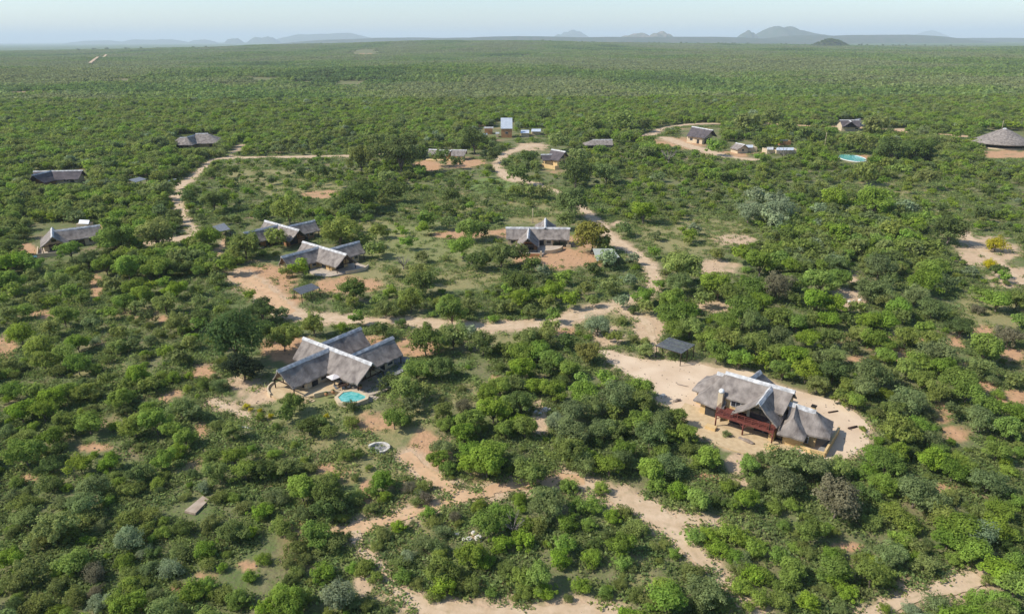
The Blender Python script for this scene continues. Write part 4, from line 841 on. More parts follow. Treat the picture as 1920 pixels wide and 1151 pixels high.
tp = P(642, 723, .9)
t = thing('dining_table', 'dark round dining table on the terrace between parasol and pool', 'table', (tp[0], tp[1], .42))
link('tabletop', prism('tabletop', arc(0, 0, .85, .85, 0, 345, 16), .70, .76, M['darkwood']), t)
for a in range(4): link('leg', tubes('leg', [([(.5 * math.cos(a * 1.57), .5 * math.sin(a * 1.57), 0), (.4 * math.cos(a * 1.57), .4 * math.sin(a * 1.57), .7)], [.04, .04])], M['darkwood']), t)
WHERE = ['nearest the pool', 'on the pool side towards the steps', 'on the parasol side', 'nearest the house door', 'on the far side under the eave', 'on the right-hand side']
for i in range(6):
    a = i * math.pi / 3 - 1.2; c = thing('chair', 'dark terrace chair at the round dining table, ' + WHERE[i], 'chair', (tp[0] + 1.25 * math.cos(a), tp[1] + 1.25 * math.sin(a), .42), a, 'chairs round the terrace table')
    link('seat', boxmesh('seat', -.24, .24, -.24, .24, .42, .48, M['slat']), c); link('backrest', boxmesh('backrest', .2, .25, -.24, .24, .5, .95, M['slat']), c)
    for x in (-.2, .2):
        for y in (-.2, .2): link('leg', boxmesh('leg', x - .02, x + .02, y - .02, y + .02, 0, .42, M['slat']), c)
for q, lab in (((625, 737, .5), 'brown planter pot at the terrace edge left of the pool'), ((612, 741, .5), 'brown planter pot on the terrace near the steps'), ((676, 728, .5), 'brown planter pot between pool and right terrace')):
    w_ = P(*q); c = thing('planter', lab, 'planter', (w_[0], w_[1], .40))
    link('pot', tubes('pot', [([(0, 0, 0), (0, 0, .25), (0, 0, .5)], [.2, .3, .34])], M['brick'], 10), c); v, tn, cs = crown_data(5, 160, .12, 5, .9, .55); link('foliage', leaf_mesh('foliage', v * .5 + np.array([0, 0, .35]), tn, LM['d']), c)

O4 = P(570, 452.6, 5.4); h4 = cross_lodge('thatched_house', 'thatched cross-roofed house fronting the orange sand yard, half behind a pale tree', O4, -40, 'yellow', None, 11.2, 11.8, 19.4)
h4.slab('terrace', arc(15, 4.5, 5.0, 3.2, 200, 20, 16) + [(20.8, 1), (20.6, -6.2), (15.5, -6.5)], 0, .4, M['paleterrace'])
curb(h4, 'terrace_wall', [(20.7, 1.5), (21.6, -1.5), (21.8, -4.5), (20.6, -6.6)], .25, 0, .9, M['cream'])
O4b = P(498.3, 413.4, 5.4); h4b = cross_lodge('thatched_house', 'thatched cross-roofed house mostly hidden by trees behind the orange yard house', O4b, -40, 'brick', None, 10.8, 11.6, 18.2)
h4b.slab('terrace', [(4, 8), (4, 13), (11, 13), (11, 8)], 0, .3, M['paleterrace'])

# --- long-ridged middle house
O3 = P(949.8, 425.9, 5.5); h3 = House('thatched_house', 'thatched house with one long pale ridge, front gable and curved patio wall', CAT, O3, -3, HG)
h3.wing((0, 0), (19.5, 0), 5.5, 2.5, 3.2, prow=.2); h3.wing((7, -.4), (7, 11.0), 5.3, 2.3, 3.3, prow=.8); h3.wing((12.1, 0), (12.1, -11.5), 5.6, 2.5, 3.6, eb='hip')
h3.walls((.5, 0), (14.5, 0), 2.5, 0, 2.6, 5.1, 'cream'); h3.walls((7, 0), (7, 7.6), 2.6, 0, 2.5, 4.8, 'brick'); h3.walls((12.1, 0), (12.1, -10.5), 2.8, 0, 2.6, None, 'cream')
h3.box('side_wall', 14.5, 19.2, -2.5, -2.3, 0, 3.0, M['cream']); h3.box('pier', 18.9, 19.4, 2.3, 2.8, 0, 2.7, M['cream']); h3.box('low_wall', 18.6, 20.0, 2.6, 3.2, 0, .9, M['cream'])
h3.opening('door', 10.9, 2.5, 'v+', 1.4, 2.1, .1); h3.opening('window', 13.2, 2.5, 'v+', 1.4, 1.2, .9); h3.opening('window', 2.2, 2.5, 'v+', 1.4, 1.1, 1.0)
h3.opening('door', 7, 7.6, 'v+', 3.2, 2.2, .1); h3.opening('window', 7, 7.6, 'v+', 1.6, 1.0, 2.9)
for u, v in ((4.3, 10.6), (9.7, 10.6), (16.6, 2.6)): h3.post(u, v, 0, 2.4)
h3.bar('tie_beam', (4.0, 10.7, 2.4), (10, 10.7, 2.4), .16, .2, M['darkwood']); h3.bar('king_post', (7, 10.7, 2.4), (7, 10.7, 4.9), .14, .14, M['darkwood'])
h3.slab('patio', [(2.9, 2.6), (2.9, 13.2), (10.9, 13.2)] + arc(11.2, 4.6, 6.0, 5.6, 80, 0, 12) + [(17.0, 2.6)], 0, .5, M['paleterrace'])
curb(h3, 'patio_wall', arc(11.2, 4.6, 6.1, 5.7, 82, 0, 12), .3, 0, 1.1, M['cream']); curb(h3, 'patio_wall', [(3.0, 13.3), (10.9, 13.3)], .3, 0, 1.0, M['brick'])
h3.box('pier', 10.6, 11.2, 12.9, 13.6, 0, 1.7, M['cream'])
O = P(1111, 466, 2.4); 
def canopy_roof(name, label, cat, corners, zt, m, nslat=0, post_m=None, posts=True, group=None, ribs=True):
    pts = [np.array(P(x, y, z)) for x, y, z in corners]; c = np.mean(pts, 0)
    t = thing(name, label, cat, (c[0], c[1], 0), 0, group); q = [p - np.array([c[0], c[1], 0]) for p in pts]
    a, b, d_, e = [Vector(p) for p in q]           # a-b one short side, d_ next to b, e next to a
    if nslat:
        base = None
        for i in range(nslat):
            f0, f1 = (i + .06) / nslat, (i + .58) / nslat
            A0, A1, B0, B1 = a.lerp(b, f0), a.lerp(b, f1), e.lerp(d_, f0), e.lerp(d_, f1); dz = Vector((0, 0, -.05))
            link('slat', mesh('slat', [A0, A1, B1, B0, A0 + dz, A1 + dz, B1 + dz, B0 + dz], [(0, 1, 2, 3), (7, 6, 5, 4), (0, 4, 5, 1), (1, 5, 6, 2), (2, 6, 7, 3), (3, 7, 4, 0)], m), t)
        for f in (.03, .35, .66, .97):
            s0, s1 = a.lerp(e, f), b.lerp(d_, f); link('beam', barmesh('beam', s0 + Vector((0, 0, -.14)), s1 + Vector((0, 0, -.14)), .12, .16, post_m), t)
    else:
        dz = Vector((0, 0, -.1)); N_ = 12; V = []
        for k in range(2):
            for i in range(N_ + 1):
                for j in range(2):
                    p = a.lerp(b, i / N_).lerp(e.lerp(d_, i / N_), j); V.append(p + Vector((0, 0, (.03 if i % 2 and ribs else 0))) + dz * k)
        n2 = (N_ + 1) * 2; Fc = [(2 * i, 2 * i + 1, 2 * i + 3, 2 * i + 2) for i in range(N_)] + [(n2 + 2 * i, n2 + 2 * i + 2, n2 + 2 * i + 3, n2 + 2 * i + 1) for i in range(N_)]
        Fc += [(2 * i, 2 * i + 2, n2 + 2 * i + 2, n2 + 2 * i) for i in range(N_)] + [(2 * i + 1, n2 + 2 * i + 1, n2 + 2 * i + 3, 2 * i + 3) for i in range(N_)] + [(0, n2, n2 + 1, 1), (2 * N_, 2 * N_ + 1, n2 + 2 * N_ + 1, n2 + 2 * N_)]
        link('roof_sheet', mesh('roof_sheet', V, Fc, m), t)
    if posts:
        cen = (a + b + d_ + e) / 4
        ins = [p.lerp(cen, .06) for p in (a, b, d_, e)] + [a.lerp(e, .5).lerp(cen, .06), b.lerp(d_, .5).lerp(cen, .06)]
        for p in ins: link('post', tubes('post', [([(p.x, p.y, 0), (p.x, p.y, p.z - .12)], [.085, .085])], post_m or M['darkwood'], 8), t)
    return t
canopy_roof('carport', 'pale green-grey carport roof behind a silvery tree near the middle house', 'carport', ((1111, 466, 2.5), (1119, 489, 2.5), (1162, 482, 2.5), (1148, 466, 2.5)), 2.5, mat('pale_green_sheet', (.42, .44, .38), (.34, .36, .30), .7, .6))
canopy_roof('carport', 'dark slatted timber carport casting striped shade on the sandy yard', 'carport', ((1229, 647.5, 2.8), (1278, 663, 2.8), (1304, 646, 2.8), (1255, 632, 2.8)), 2.8, M['slat'], 30, M['darkwood'])
canopy_roof('carport', 'small grey sheet-roofed carport beside the orange track', 'carport', ((549, 541.5, 2.6), (564.3, 552, 2.6), (600.6, 539.6, 2.6), (584.3, 531, 2.6)), 2.6, M['slat'], 22, M['darkwood'])
canopy_roof('carport', 'grey flat carport roof among trees at the western track bend', 'carport', ((398, 425, 2.6), (412, 434, 2.6), (432, 430, 2.6), (420, 418, 2.6)), 2.6, M['slat'])
canopy_roof('shelter', 'small grey shelter roof alone in the dense bush at far left', 'shelter', ((241, 337, 3.2), (254, 342, 3.2), (275, 336, 3.2), (262, 332, 3.2)), 3.2, M['slat'])

# --- red-decked house
O1 = P(1366, 697.5, 7.5); A1 = -38
h1 = House('thatched_house', 'large thatched house with dark red timber deck and ochre walls on the sandy yard', CAT, O1, A1, HG)
h1.wing((0, 0), (10.6, 0), 7.5, 4.7, 3.5, 3.5, ea='gable', prow=.3)
h1.wing((-.3, .1), (1.3, .1), 7.35, 2.55, 4.1, ea='hip', cap=False, prow=0)
aw = P(1345, 698, 5.6); 
def tol(O, ang, p):
    a = math.radians(ang); x, y = p[0] - O[0], p[1] - O[1]; return x * math.cos(a) + y * math.sin(a), x * math.sin(a) - y * math.cos(a)
ua, va = tol(O1, A1, aw)
h1.wing((ua + .3, va), (ua + 7, va), 5.7, 2.6, 3.5, ea='hip', prow=0)
h1.wing((7.35, 0), (7.45, 5.9), 7.3, 3.5, 3.2, 4.2, prow=.4, zrB=6.9)
h1.wing((3.0, 0), (3.4, -5.6), 6.6, 2.6, 3.8, eb='hip')
h1.wing((10.9, .9), (14.4, .3), 5.8, 2.5, 3.1, 2.9, ea='gable', eb='hip', prow=.2, zrB=5.3, sag=.02)
h1.wing((11.7, .7), (12.2, 3.5), 5.75, 2.4, 2.3, 1.9, eb='hip', ea='hip', cap=False, zrB=4.7, sag=.02)
h1.walls((-3.0, 0), (1.2, 0), 3.2, 0, 2.9, None); h1.walls((1.0, 0), (10.2, 0), 2.95, 0, 4.75, 6.7); h1.walls((7.4, 0), (7.4, 4.0), 2.3, 2.7, 3.9, 5.9, 'cream', a=2.5)
h1.walls((ua - 2.2, va), (ua + 5, va), 2.8, 0, 2.7, None); h1.walls((9.8, .9), (15.4, .2), 2.3, 0, 2.7, None); h1.walls((12.5, 2), (12.8, 4.3), 1.5, 0, 2.5, None)
h1.walls((3.2, -2), (3.3, -8), 3.0, 0, 2.7, None)
dk = .0
h1.box('deck_floor', .75, 10.2, 3.12, 6.0, 2.48, 2.62, M['deckred'])
for i in range(24):
    u = .78 + i * (9.4 / 24); h1.box('plank', u, u + .36, 3.14, 5.85, 2.625, 2.66, M['deckred'])
for u in (.8, 3.9, 7.0, 10.1): h1.bar('deck_beam', (u, 3.2, 2.36), (u, 6.0, 2.36), .16, .22, M['deckred'])
h1.bar('deck_beam', (.7, 5.95, 2.34), (10.25, 5.95, 2.34), .18, .28, M['deckred'])
for u in (.85, 5.4, 10.1):
    h1.post(u, 5.85, 0, 2.3, M['deckred'], .26, 'deck_post')
    for sg in (-1, 1):
        if .8 < u + sg * .9 < 10.2: h1.bar('deck_brace', (u, 5.85, 1.5), (u + sg * .9, 5.85, 2.25), .1, .1, M['deckred'])
for i in range(9): h1.box('railing_post', .78 + i * 1.17, .88 + i * 1.17, 5.9, 6.0, 2.62, 3.55, M['deckred'])
for z in (2.95, 3.28): h1.box('rail', .75, 10.2, 5.93, 5.97, z, z + .05, M['deckred'])
h1.box('handrail', .7, 10.25, 5.89, 6.01, 3.55, 3.61, M['deckred'])
for v0 in (3.2,):
    for z in (2.85, 3.1, 3.35, 3.6): h1.box('rail', .73, .79, v0, 5.97, z, z + .07, M['deckred'])
h1.post(9.5, 5.9, 2.6, 4.2, M['darkwood']); h1.post(3.6, 5.6, 2.6, 3.9, M['darkwood'])
ch = h1.box('chimney', .1, .9, 3.3, 4.0, 0, 5.3, M['cream']); h1.part('chimney_pot', tubes('chimney_pot', [([L3(.5, 3.65, 5.3), L3(.5, 3.65, 5.6), L3(.5, 3.65, 5.95)], [.40, .50, .30])], M['white'], 10), ch)
h1.box('pier', -.2, 1.5, 6.6, 7.6, 0, .7, M['yellow']); h1.box('pier', 9.9, 11.6, 6.7, 7.5, 0, .9, M['yellow'])
h1.slab('terrace', [(-6.5, 1.5), (-6, 5.5), (-2, 9.5), (3, 11.2), (8, 10.8), (13, 8.6), (14.5, 5.2), (10, 2.8)], 0, .16, M['terrace'])
h1.opening('door', -1.2, 3.2, 'v+', 1.7, 2.1, .1); h1.opening('window', 2.9, 3.1, 'v+', 1.6, 1.1, 3.2); h1.opening('door', 7.4, 4.0, 'v+', 3.4, 1.9, 2.68); h1.opening('window', 7.4, 4.0, 'v+', .8, .5, 4.8)
h1.opening('door', 3.4, 3.1, 'v+', 2.4, 2.1, .1); h1.opening('door', 7.6, 3.1, 'v+', 2.4, 2.1, .1); h1.opening('door', 10.6, 3.7, 'v+', .8, 2.0, .1); h1.opening('window', 14.2, 3.35, 'v+', 1.2, 1.1, .9)
h1.box('lower_wall', 9.2, 10.0, 3.1, 4.8, 0, 2.4, M['yellow'])
def W1(u, v): return local(O1, A1, u, v)
cu = [tol(O1, A1, P(x, y, .8)) for x, y in ((1573, 804), (1547, 849), (1520, 842), (1500, 833))]
t = thing('courtyard_wall', 'low ochre courtyard wall round pale paving at the right end of the decked house', 'wall', (O1[0], O1[1], 0), math.radians(A1))
class _H: pass
hc = House.__new__(House); hc.root = t; hc.rng = random.Random(3)
curb(hc, 'wall_run', [cu[0], cu[1]], .3, 0, 1.3, M['yellow']); curb(hc, 'wall_run', [cu[1], cu[2], cu[3]], .28, 0, .9, M['yellow']); hc.slab('paving', [cu[0], cu[1], cu[3], (13.8, 5.2), (16.2, 3.0), (17.2, -2.5)], 0, .12, M['grey'])
def small_box_thing(name, label, cat, q, sx, sy, sz, rz, m, n=5):   # irregular heap of blocks
    w_ = P(*q); t = thing(name, label, cat, (w_[0], w_[1], 0), math.radians(rz))
    for i in range(n):
        a, b, c_ = [rnd.uniform(.6, 1.1) for _ in range(3)]; x = (i - n / 2) * sx / n
        v = [(x + sx / n * a * math.cos(k), rnd.uniform(-.1, .1) + sy * .5 * b * math.sin(k), z) for z in (-.05, sz * c_ * .6, sz * c_) for k in ([0, 1, 2.1, 3.1, 4.2, 5.2])]
        v = [(p[0] * (1 if k < 12 else .97), p[1] * (1 if k < 12 else .6), p[2]) for k, p in enumerate(v)]
        Fc = [(k * 6 + j, k * 6 + (j + 1) % 6, k * 6 + 6 + (j + 1) % 6, k * 6 + 6 + j) for k in range(2) for j in range(6)] + [(12, 13, 14, 15, 16, 17)]
        link('rock' if m is M['rock'] else 'piece', mesh('rock', v, Fc, m), t)
    return t
small_box_thing('rock_pile', 'dark rocks lying on the sand below the red deck', 'rocks', (1401, 829, 0), 2.6, .8, .5, -50, M['rock'])
small_box_thing('rock_pile', 'small dark rocks on the sand left of the decked house', 'rocks', (1271, 752, 0), 1.2, .7, .5, 20, M['rock'], 3)
small_box_thing('rock_pile', 'pair of dark stones on the yard above the left roof end', 'rocks', (1283, 724, 0), 1.6, .4, .2, -30, M['rock'], 2)
def log(label, a, b, r=.14, m='darkwood'):
    A_, B_ = P(*a, .15), P(*b, .15); c = (A_ + B_) / 2; t = tag(link('fallen_log', tubes('fallen_log', [([tuple(A_ - c), tuple((B_ - A_) * .1), tuple(B_ - c)], [r, r * 1.05, r * .8])], M[m], 8), None, tuple(c)), label, 'log'); return t
log('dark log on the sand right of the decked house, nearer the roof', (1553, 773), (1571, 770)); log('dark log on the sand near the right rim of the yard', (1591, 803), (1607, 799), .2)
log('pale pole lying in grass left below the cross-roofed house', (440, 796), (456, 801), .14, 'white'); log('second pale pole on the ground below the garden path', (459, 800), (473, 804), .1, 'cap')
# chimney behind the right wing is seen as a pale stub
h1.box('chimney', 13.6, 14.2, -1.4, -.8, 0, 5.2, M['yellow']); h1.box('chimney_cowl', 13.5, 14.3, -1.5, -.7, 5.2, 5.35, M['dark'])

# --- gabled house at the left edge
O5 = P(97.3, 428, 5.5); h5 = House('thatched_house', 'thatched house with dark front gable and pale wall at the left edge', CAT, O5, -58, HG)
h5.wing((-.6, 0), (11.0, 0), 5.5, 2.4, 3.7, prow=.8); h5.wing((2.6, -.6), (2.2, -12.4), 5.3, 2.4, 3.4, prow=.5)
h5.walls((0, 0), (8.6, 0), 2.9, 0, 2.7, 5.0, 'cream'); h5.walls((2.5, -1), (2.3, -11.6), 2.7, 0, 2.6, 4.9, 'cream')
h5.opening('door', 8.6, 0, 'u+', 3.0, 2.3, .1); h5.opening('window', 8.6, 0, 'u+', 1.4, .9, 3.0); h5.opening('window', 5, -2.9, 'v-', 1.4, 1.1, 1); h5.opening('door', 5.2, -6.5, 'u+', 2.6, 2.1, .1); h5.opening('window', 5.2, -9.8, 'u+', 1.4, 1.1, .9); h5.opening('window', 5, 2.9, 'v+', 1.2, 1.1, 1)
for u, v in ((10.6, 3.2), (10.6, -3.2)): h5.post(u, v, 0, 2.5)
h5.bar('tie_beam', (10.6, -3.2, 2.5), (10.6, 3.2, 2.5), .16, .2, M['darkwood']); h5.slab('terrace', [(3, 4.4), (13.4, 4.6), (14.2, 0), (13.4, -4.5), (8.8, -5), (8, -3)], 0, .5, M['paleterrace'])
curb(h5, 'terrace_wall', [(4, 4.6), (13.4, 4.7), (14.3, 0), (13.4, -4.6)], .3, 0, 1.3, M['cream'])
w5 = P(66, 481, .3); pool('plunge_pool', 'sliver of teal pool beside the left-edge gabled house', arc(0, 0, 2.2, 1.4, 0, 345, 14), .3, .4, .32, M['cream'], w5[:2])
t = canopy_roof('outbuilding', 'small white roofed outbuilding behind the left-edge house', 'outbuilding', ((147, 419, 2.3), (166, 420, 2.3), (168, 413, 3.0), (149, 412, 3.0)), 2.5, M['white']); 
w_ = P(158, 419, 0); link('wall', boxmesh('wall', -2.2, 2.2, -1.2, 1.2, 0, 2.2, M['cream']), t)

# --- houses in the distance
h6p = P(65, 321, 5.5); h6 = House('thatched_house', 'dark low thatched house with side gable at the far left edge', CAT, h6p, 6, HG)
h6.wing((0, 0), (20, 0), 5.5, 2.2, 4.6, m='thatch_dark'); h6.wing((7, 0), (4.4, 9.5), 5.6, 2.0, 4.4, m='thatch_dark', prow=1); h6.walls((1, 0), (19, 0), 3.1, 0, 2.4, 4.8, 'cream'); h6.walls((7, 0), (5.1, 6.5), 3, 0, 2.4, 4.7, 'brick'); h6.opening('window', 14, 3.1, 'v+', 2, 1.2, .9)
h6.opening('door', 16.5, 3.1, 'v+', 1.6, 2.0, .1)
h7p = P(345, 258, 5); h7 = House('thatched_house', 'thatched house with two roof peaks in the bush above the western track', CAT, h7p, 0, HG)
h7.wing((-1, 3), (5.5, 2), 5.4, 2.3, 7, ea='hip', m='thatch'); h7.wing((7.5, -1), (14, -2), 7.2, 2.3, 9, eb='hip', m='thatch'); h7.wing((6.5, -2), (6.0, 9), 6.6, 2.3, 4.5, eb='hip', m='thatch'); h7.walls((0, 2), (16, 0), 4, 0, 2.5, None, 'yellow'); h7.opening('window', 10, 5.05, 'v+', 2.5, 1.2, .9); h7.opening('door', 3, 5.6, 'v+', 2, 2, .1)
w8 = P(852, 281, 5); h8 = House('thatched_house', 'light grey thatched roof above the far orange yard', CAT, w8, -8, HG)
h8.wing((-1, 0), (6, 0), 5.0, 2.4, 4.5, prow=.8); h8.wing((-14, -2), (-2, 1), 4.8, 2.4, 3.6); h8.walls((-1, 0), (5, 0), 3.4, 0, 2.6, 4.4, 'yellow'); h8.walls((-13, -2), (-2, 1), 2.8, 0, 2.6, 4.3, 'yellow'); h8.opening('window', 3, 3.4, 'v+', 1.6, 1.2, .9); h8.opening('door', -9, 2.9, 'v+', 2, 2.1, .1)
h8.slab('terrace', [(-15, 3), (6, 4), (6, 8), (-14, 8)], 0, .5, M['yellow'])
w9 = P(1038, 281, 8); h9 = House('thatched_house', 'steep dark thatched house with white gable and yellow balcony wall', CAT, w9, -52, HG)
h9.wing((-1, 0), (8.5, 0), 8.2, 4.0, 4.4, prow=.5, m='thatch_dark'); h9.wing((1.5, 1), (-1.5, 6.5), 6.2, 3.6, 3.0, m='thatch_dark'); h9.walls((-1, 0), (6.8, 0), 3.4, 0, 4.4, 7.4, 'yellow'); h9.walls((1.5, 1), (-1, 5.6), 2.3, 0, 3.8, 5.6, 'yellow')
h9.opening('window', 6.8, .2, 'u+', 2.0, 2.2, 4.4); h9.opening('door', 6.8, .2, 'u+', 3.4, 2.4, .8); h9.slab('balcony_base', [(2.5, 3.4), (2.5, 7.2), (9.5, 7.2), (10.5, 3.8), (10.5, -3.6), (6.8, -3.6)], 0, .9, M['paleterrace'])
curb(h9, 'balcony_wall', [(-.5, 7.2), (9.5, 7.2), (10.5, 3.8)], .3, 0, 1.9, M['yellow']); h9.part('gable_board', prism('gable_board', [(0, 0), (.1, 0), (.1, 2.4), (0, 2.4)], 4.5, 6.6, M['white']))
wt = P(950, 258, 0); ht = House('roof_tower', 'tall orange-brown building with steep white sheet metal roof in the far middle', 'building', (wt[0], wt[1]), 0)
ht.box('wall', -3.5, 3.5, -4.5, 2, 0, 6.4, M['brick']); V = [(-3.8, -2.4, 6.0), (3.8, -2.4, 6.0), (3.8, 2.6, 12.3), (-3.8, 2.6, 12.3)]
for i in range(10):
    u0, u1 = -3.8 + .76 * i, -3.8 + .76 * (i + 1) - .03
    ht.part('roof_panel', mesh('roof_panel', [(u0, -2.4, 5.9), (u1, -2.4, 5.9), (u1, 2.8, 12.2), (u0, 2.8, 12.2), (u0, -2.3, 5.75), (u1, -2.3, 5.75), (u1, 2.9, 12.05), (u0, 2.9, 12.05)], [(0, 1, 2, 3), (7, 6, 5, 4), (0, 4, 5, 1), (1, 5, 6, 2), (2, 6, 7, 3), (3, 7, 4, 0)], M['metal']))
ht.slab('upper_wall', [(-3.4, -2.6), (3.4, -2.6), (3.4, -4.4), (-3.4, -4.4)], 6.4, 11.6, M['brick']); ht.opening('window', 0, 2.02, 'v+', 1.6, 1.2, 2.5); ht.box('side_wall', -3.5, -3.3, -2.6, 1.8, 6.4, 7.0, M['brick'])
def shed(label, x0, x1, y0, y1, m, wall='cream', hgt=2.6, name='outbuilding'):
    t = canopy_roof(name, label, 'outbuilding', ((x0, y1, hgt), (x1, y1, hgt), (x1 + (x1 - x0) * .02, y0, hgt + 1.0), (x0 + (x1 - x0) * .05, y0, hgt + 1.0)), hgt, m, posts=False)
    a, b = P(x0 + 1, y1, hgt), P(x1 - 1, y0, hgt); cx_, cy_ = (a[0] + b[0]) / 2, (a[1] + b[1]) / 2; w = abs(b[0] - a[0]) * .47; d = min(8, abs(b[1] - a[1]) * .4)
    o = link('wall', boxmesh('wall', cx_ - w - t.location.x, cx_ + w - t.location.x, cy_ - d - t.location.y, cy_ + d - t.location.y, 0, hgt - .05, M[wall]), t); return t
shed('white sheet roof just right of the tower, left one of two', 976, 992, 244, 250, M['metal']); shed('white sheet roof right of the tower, right one of two', 996, 1014, 242, 247, M['metal'])
shed('small brownish flat roof left of the tower', 907, 925, 238, 241, M['cap'], 'brick', 4); shed('low bluish roof in trees left of the tower', 901, 914, 250, 253, M['metal'])
shed('small white roof tucked against the tower foot', 929, 936, 248, 251, M['white'])
w_ = P(1112, 262, 4.5); hh = House('thatched_cottage', 'small grey thatched cottage alone between tower and gabled lodge', CAT, w_, 3, HG); hh.wing((0, 0), (11, 0), 4.5, 2.0, 5.5, eb='gable', ea='hip'); hh.walls((0, 0), (10.5, 0), 3.6, 0, 2.3, None, 'cream'); hh.opening('window', 6, 3.6, 'v+', 1.6, 1.1, .9)
w10 = P(1300, 238, 9); h10 = House('thatched_lodge', 'dark thatched lodge with sagging ridge and pale wall by a sandy clearing', CAT, w10, -50, HG)
h10.wing((0, 0), (13.5, 0), 9.2, 4.0, 6.5, zrB=8.4, prow=1.0, m='thatch_dark'); h10.walls((-.2, 0), (11, 0), 5.2, 0, 4.3, 8.0, 'cream'); h10.opening('door', 11, 0, 'u+', 5, 3.0, .1); h10.opening('window', 3, 5.2, 'v+', 2, 1.6, 1.4); h10.opening('door', 8, 5.2, 'v+', 1.6, 2.4, .1)
for u, v in ((13, 5.8), (13, -5.8), (13, 2)): h10.post(u, v, 0, 4.2)
w_ = P(1381, 268, 5); hh = House('thatched_cottage', 'small cottage with pale yellow gable right of the far lodge', CAT, w_, -70, HG); hh.wing((0, 0), (7, 0), 5.0, 2.4, 4.2, m='thatch'); hh.walls((0, 0), (6.2, 0), 3.4, 0, 2.6, 4.5, 'cream'); hh.opening('window', 6.2, 0, 'u+', 1.4, 1.1, 1.2)
shed('low pale sheet roof beside the small yellow-gabled cottage', 1397, 1412, 272, 277, M['metal']); shed('long pale blue roof left of the far pool clearing', 1455, 1488, 277, 282, M['metal']); shed('low brown roof above the pale blue roof', 1462, 1478, 262, 265, M['cap'], 'brick')
shed('small cream roof in trees left of the pale blue roof', 1438, 1450, 276, 281, M['cap'])
w11 = P(1576, 225, 7); h11 = House('thatched_house', 'dark thatched house with broad hipped roof behind trees above the turquoise pool', CAT, w11, -5, HG)
h11.wing((0, 0), (12, 0), 7, 3, 6.0, m='thatch_dark'); h11.wing((6, 0), (4.5, 8), 6.8, 3, 5.0, m='thatch_dark'); h11.wing((9, 0), (15, -6), 7.2, 3, 5.0, m='thatch'); h11.walls((0, 0), (12, 0), 4.6, 0, 3.2, 6, 'cream'); h11.opening('window', 10, 4.6, 'v+', 2, 1.4, .9)
# far round hall
wr = P(1900, 282, 0); t = thing('round_hall', 'huge round dark thatched hall cut by the right edge of the picture', 'hall', (wr[0] + 2, wr[1] + 14, 0), 0, HG)
V, Fc = [], []; K = 36; t.scale = (.84, .84, .80); prof = [(.8, 12.9), (5, 11.2), (10, 8.3), (15, 5.6), (19.5, 3.6), (19.3, 3.1), (10, 7.7), (.8, 12.2)]
for r_, z in prof:
    for i in range(K): a = i / K * 6.2832; V.append((r_ * math.cos(a) * (1 + rnd.uniform(-.006, .006)), r_ * math.sin(a), z))
Fc = [(j * K + i, j * K + (i + 1) % K, (j + 1) * K + (i + 1) % K, (j + 1) * K + i) for j in range(len(prof) - 1) for i in range(K)]
link('thatch_roof', mesh('thatch_roof', V, Fc, M['thatch'], True), t); link('roof_cap', tubes('roof_cap', [([(0, 0, 12.5), (0, 0, 13.1), (0, 0, 13.4)], [1.6, 1.2, .3])], M['cap'], 16), t)
link('wall', prism('wall', arc(0, 0, 14, 14, 0, 350, 35), 0, 5.0, M['dark']), t)
link('low_wall', prism('low_wall', arc(0, 0, 17.5, 17.5, 0, 350, 35), 0, .9, M['cream']), t)
for i in range(18):
    a = i / 18 * 6.2832; link('post', tubes('post', [([(17 * math.cos(a), 17 * math.sin(a), .9), (17 * math.cos(a), 17 * math.sin(a), 4.4)], [.18, .18])], M['darkwood']), t)
wp = P(1597, 296, .3); pool('swimming_pool', 'oval turquoise swimming pool with white rim in the distant bush', arc(0, 0, 6.6, 12.5, 0, 350, 28), .5, .3, .2, M['white'], wp[:2], math.radians(-8))
for nm, x, y, hh_ in (('pale pole standing in the trees left of the turquoise pool', 1545, 282, 10), ('pale pole beside the road left of the round hall', 1876, 252, 9), ('thin pale pole on dry grass behind the middle house', 999, 418, 5.2)):
    w_ = P(x, y, 0); t = thing('pole', nm, 'pole', (w_[0], w_[1], 0)); link('shaft', tubes('shaft', [([(0, 0, 0), (0, 0, hh_)], [.14, .09])], M['cream']), t); link('footing', boxmesh('footing', -.3, .3, -.3, .3, 0, .3, M['concrete']), t)
# car on the western track
w_ = P(325, 343, 0); t = thing('parked_car', 'white car with dark windows parked by the western track', 'car', (w_[0], w_[1], 0), math.radians(15))
def carbody():
    pf = [(-2.2, .45), (-2.2, .95), (-1.5, 1.05), (2.2, 1.0), (2.25, .45)]; V = [(x, y, z) for y in (-.88, .88) for x, z in pf]
    return mesh('body', V, [(0, 1, 2, 3, 4), (9, 8, 7, 6, 5)] + [(i, i + 5, (i + 1) % 5 + 5, (i + 1) % 5) for i in range(5)], M['white'])
link('body', carbody(), t); V = [(x, y, z) for y in (-.75, .75) for x, z in ((-1.2, 1.0), (-.6, 1.5), (1.5, 1.5), (2.1, 1.0))]
cb = link('cabin', mesh('cabin', V, [(0, 1, 2, 3), (7, 6, 5, 4), (0, 4, 5, 1), (2, 6, 7, 3), (3, 7, 4, 0), (1, 5, 6, 2)], M['glass']), t); link('roof', boxmesh('roof', -.55, 1.45, -.7, .7, 1.51, 1.56, M['white']), cb)
for x in (-1.4, 1.4):
    for y in (-.85, .85): link('wheel', tubes('wheel', [([(x, y - .1, .33), (x, y + .1, .33)], [.33, .33])], M['tyre'], 12), t)
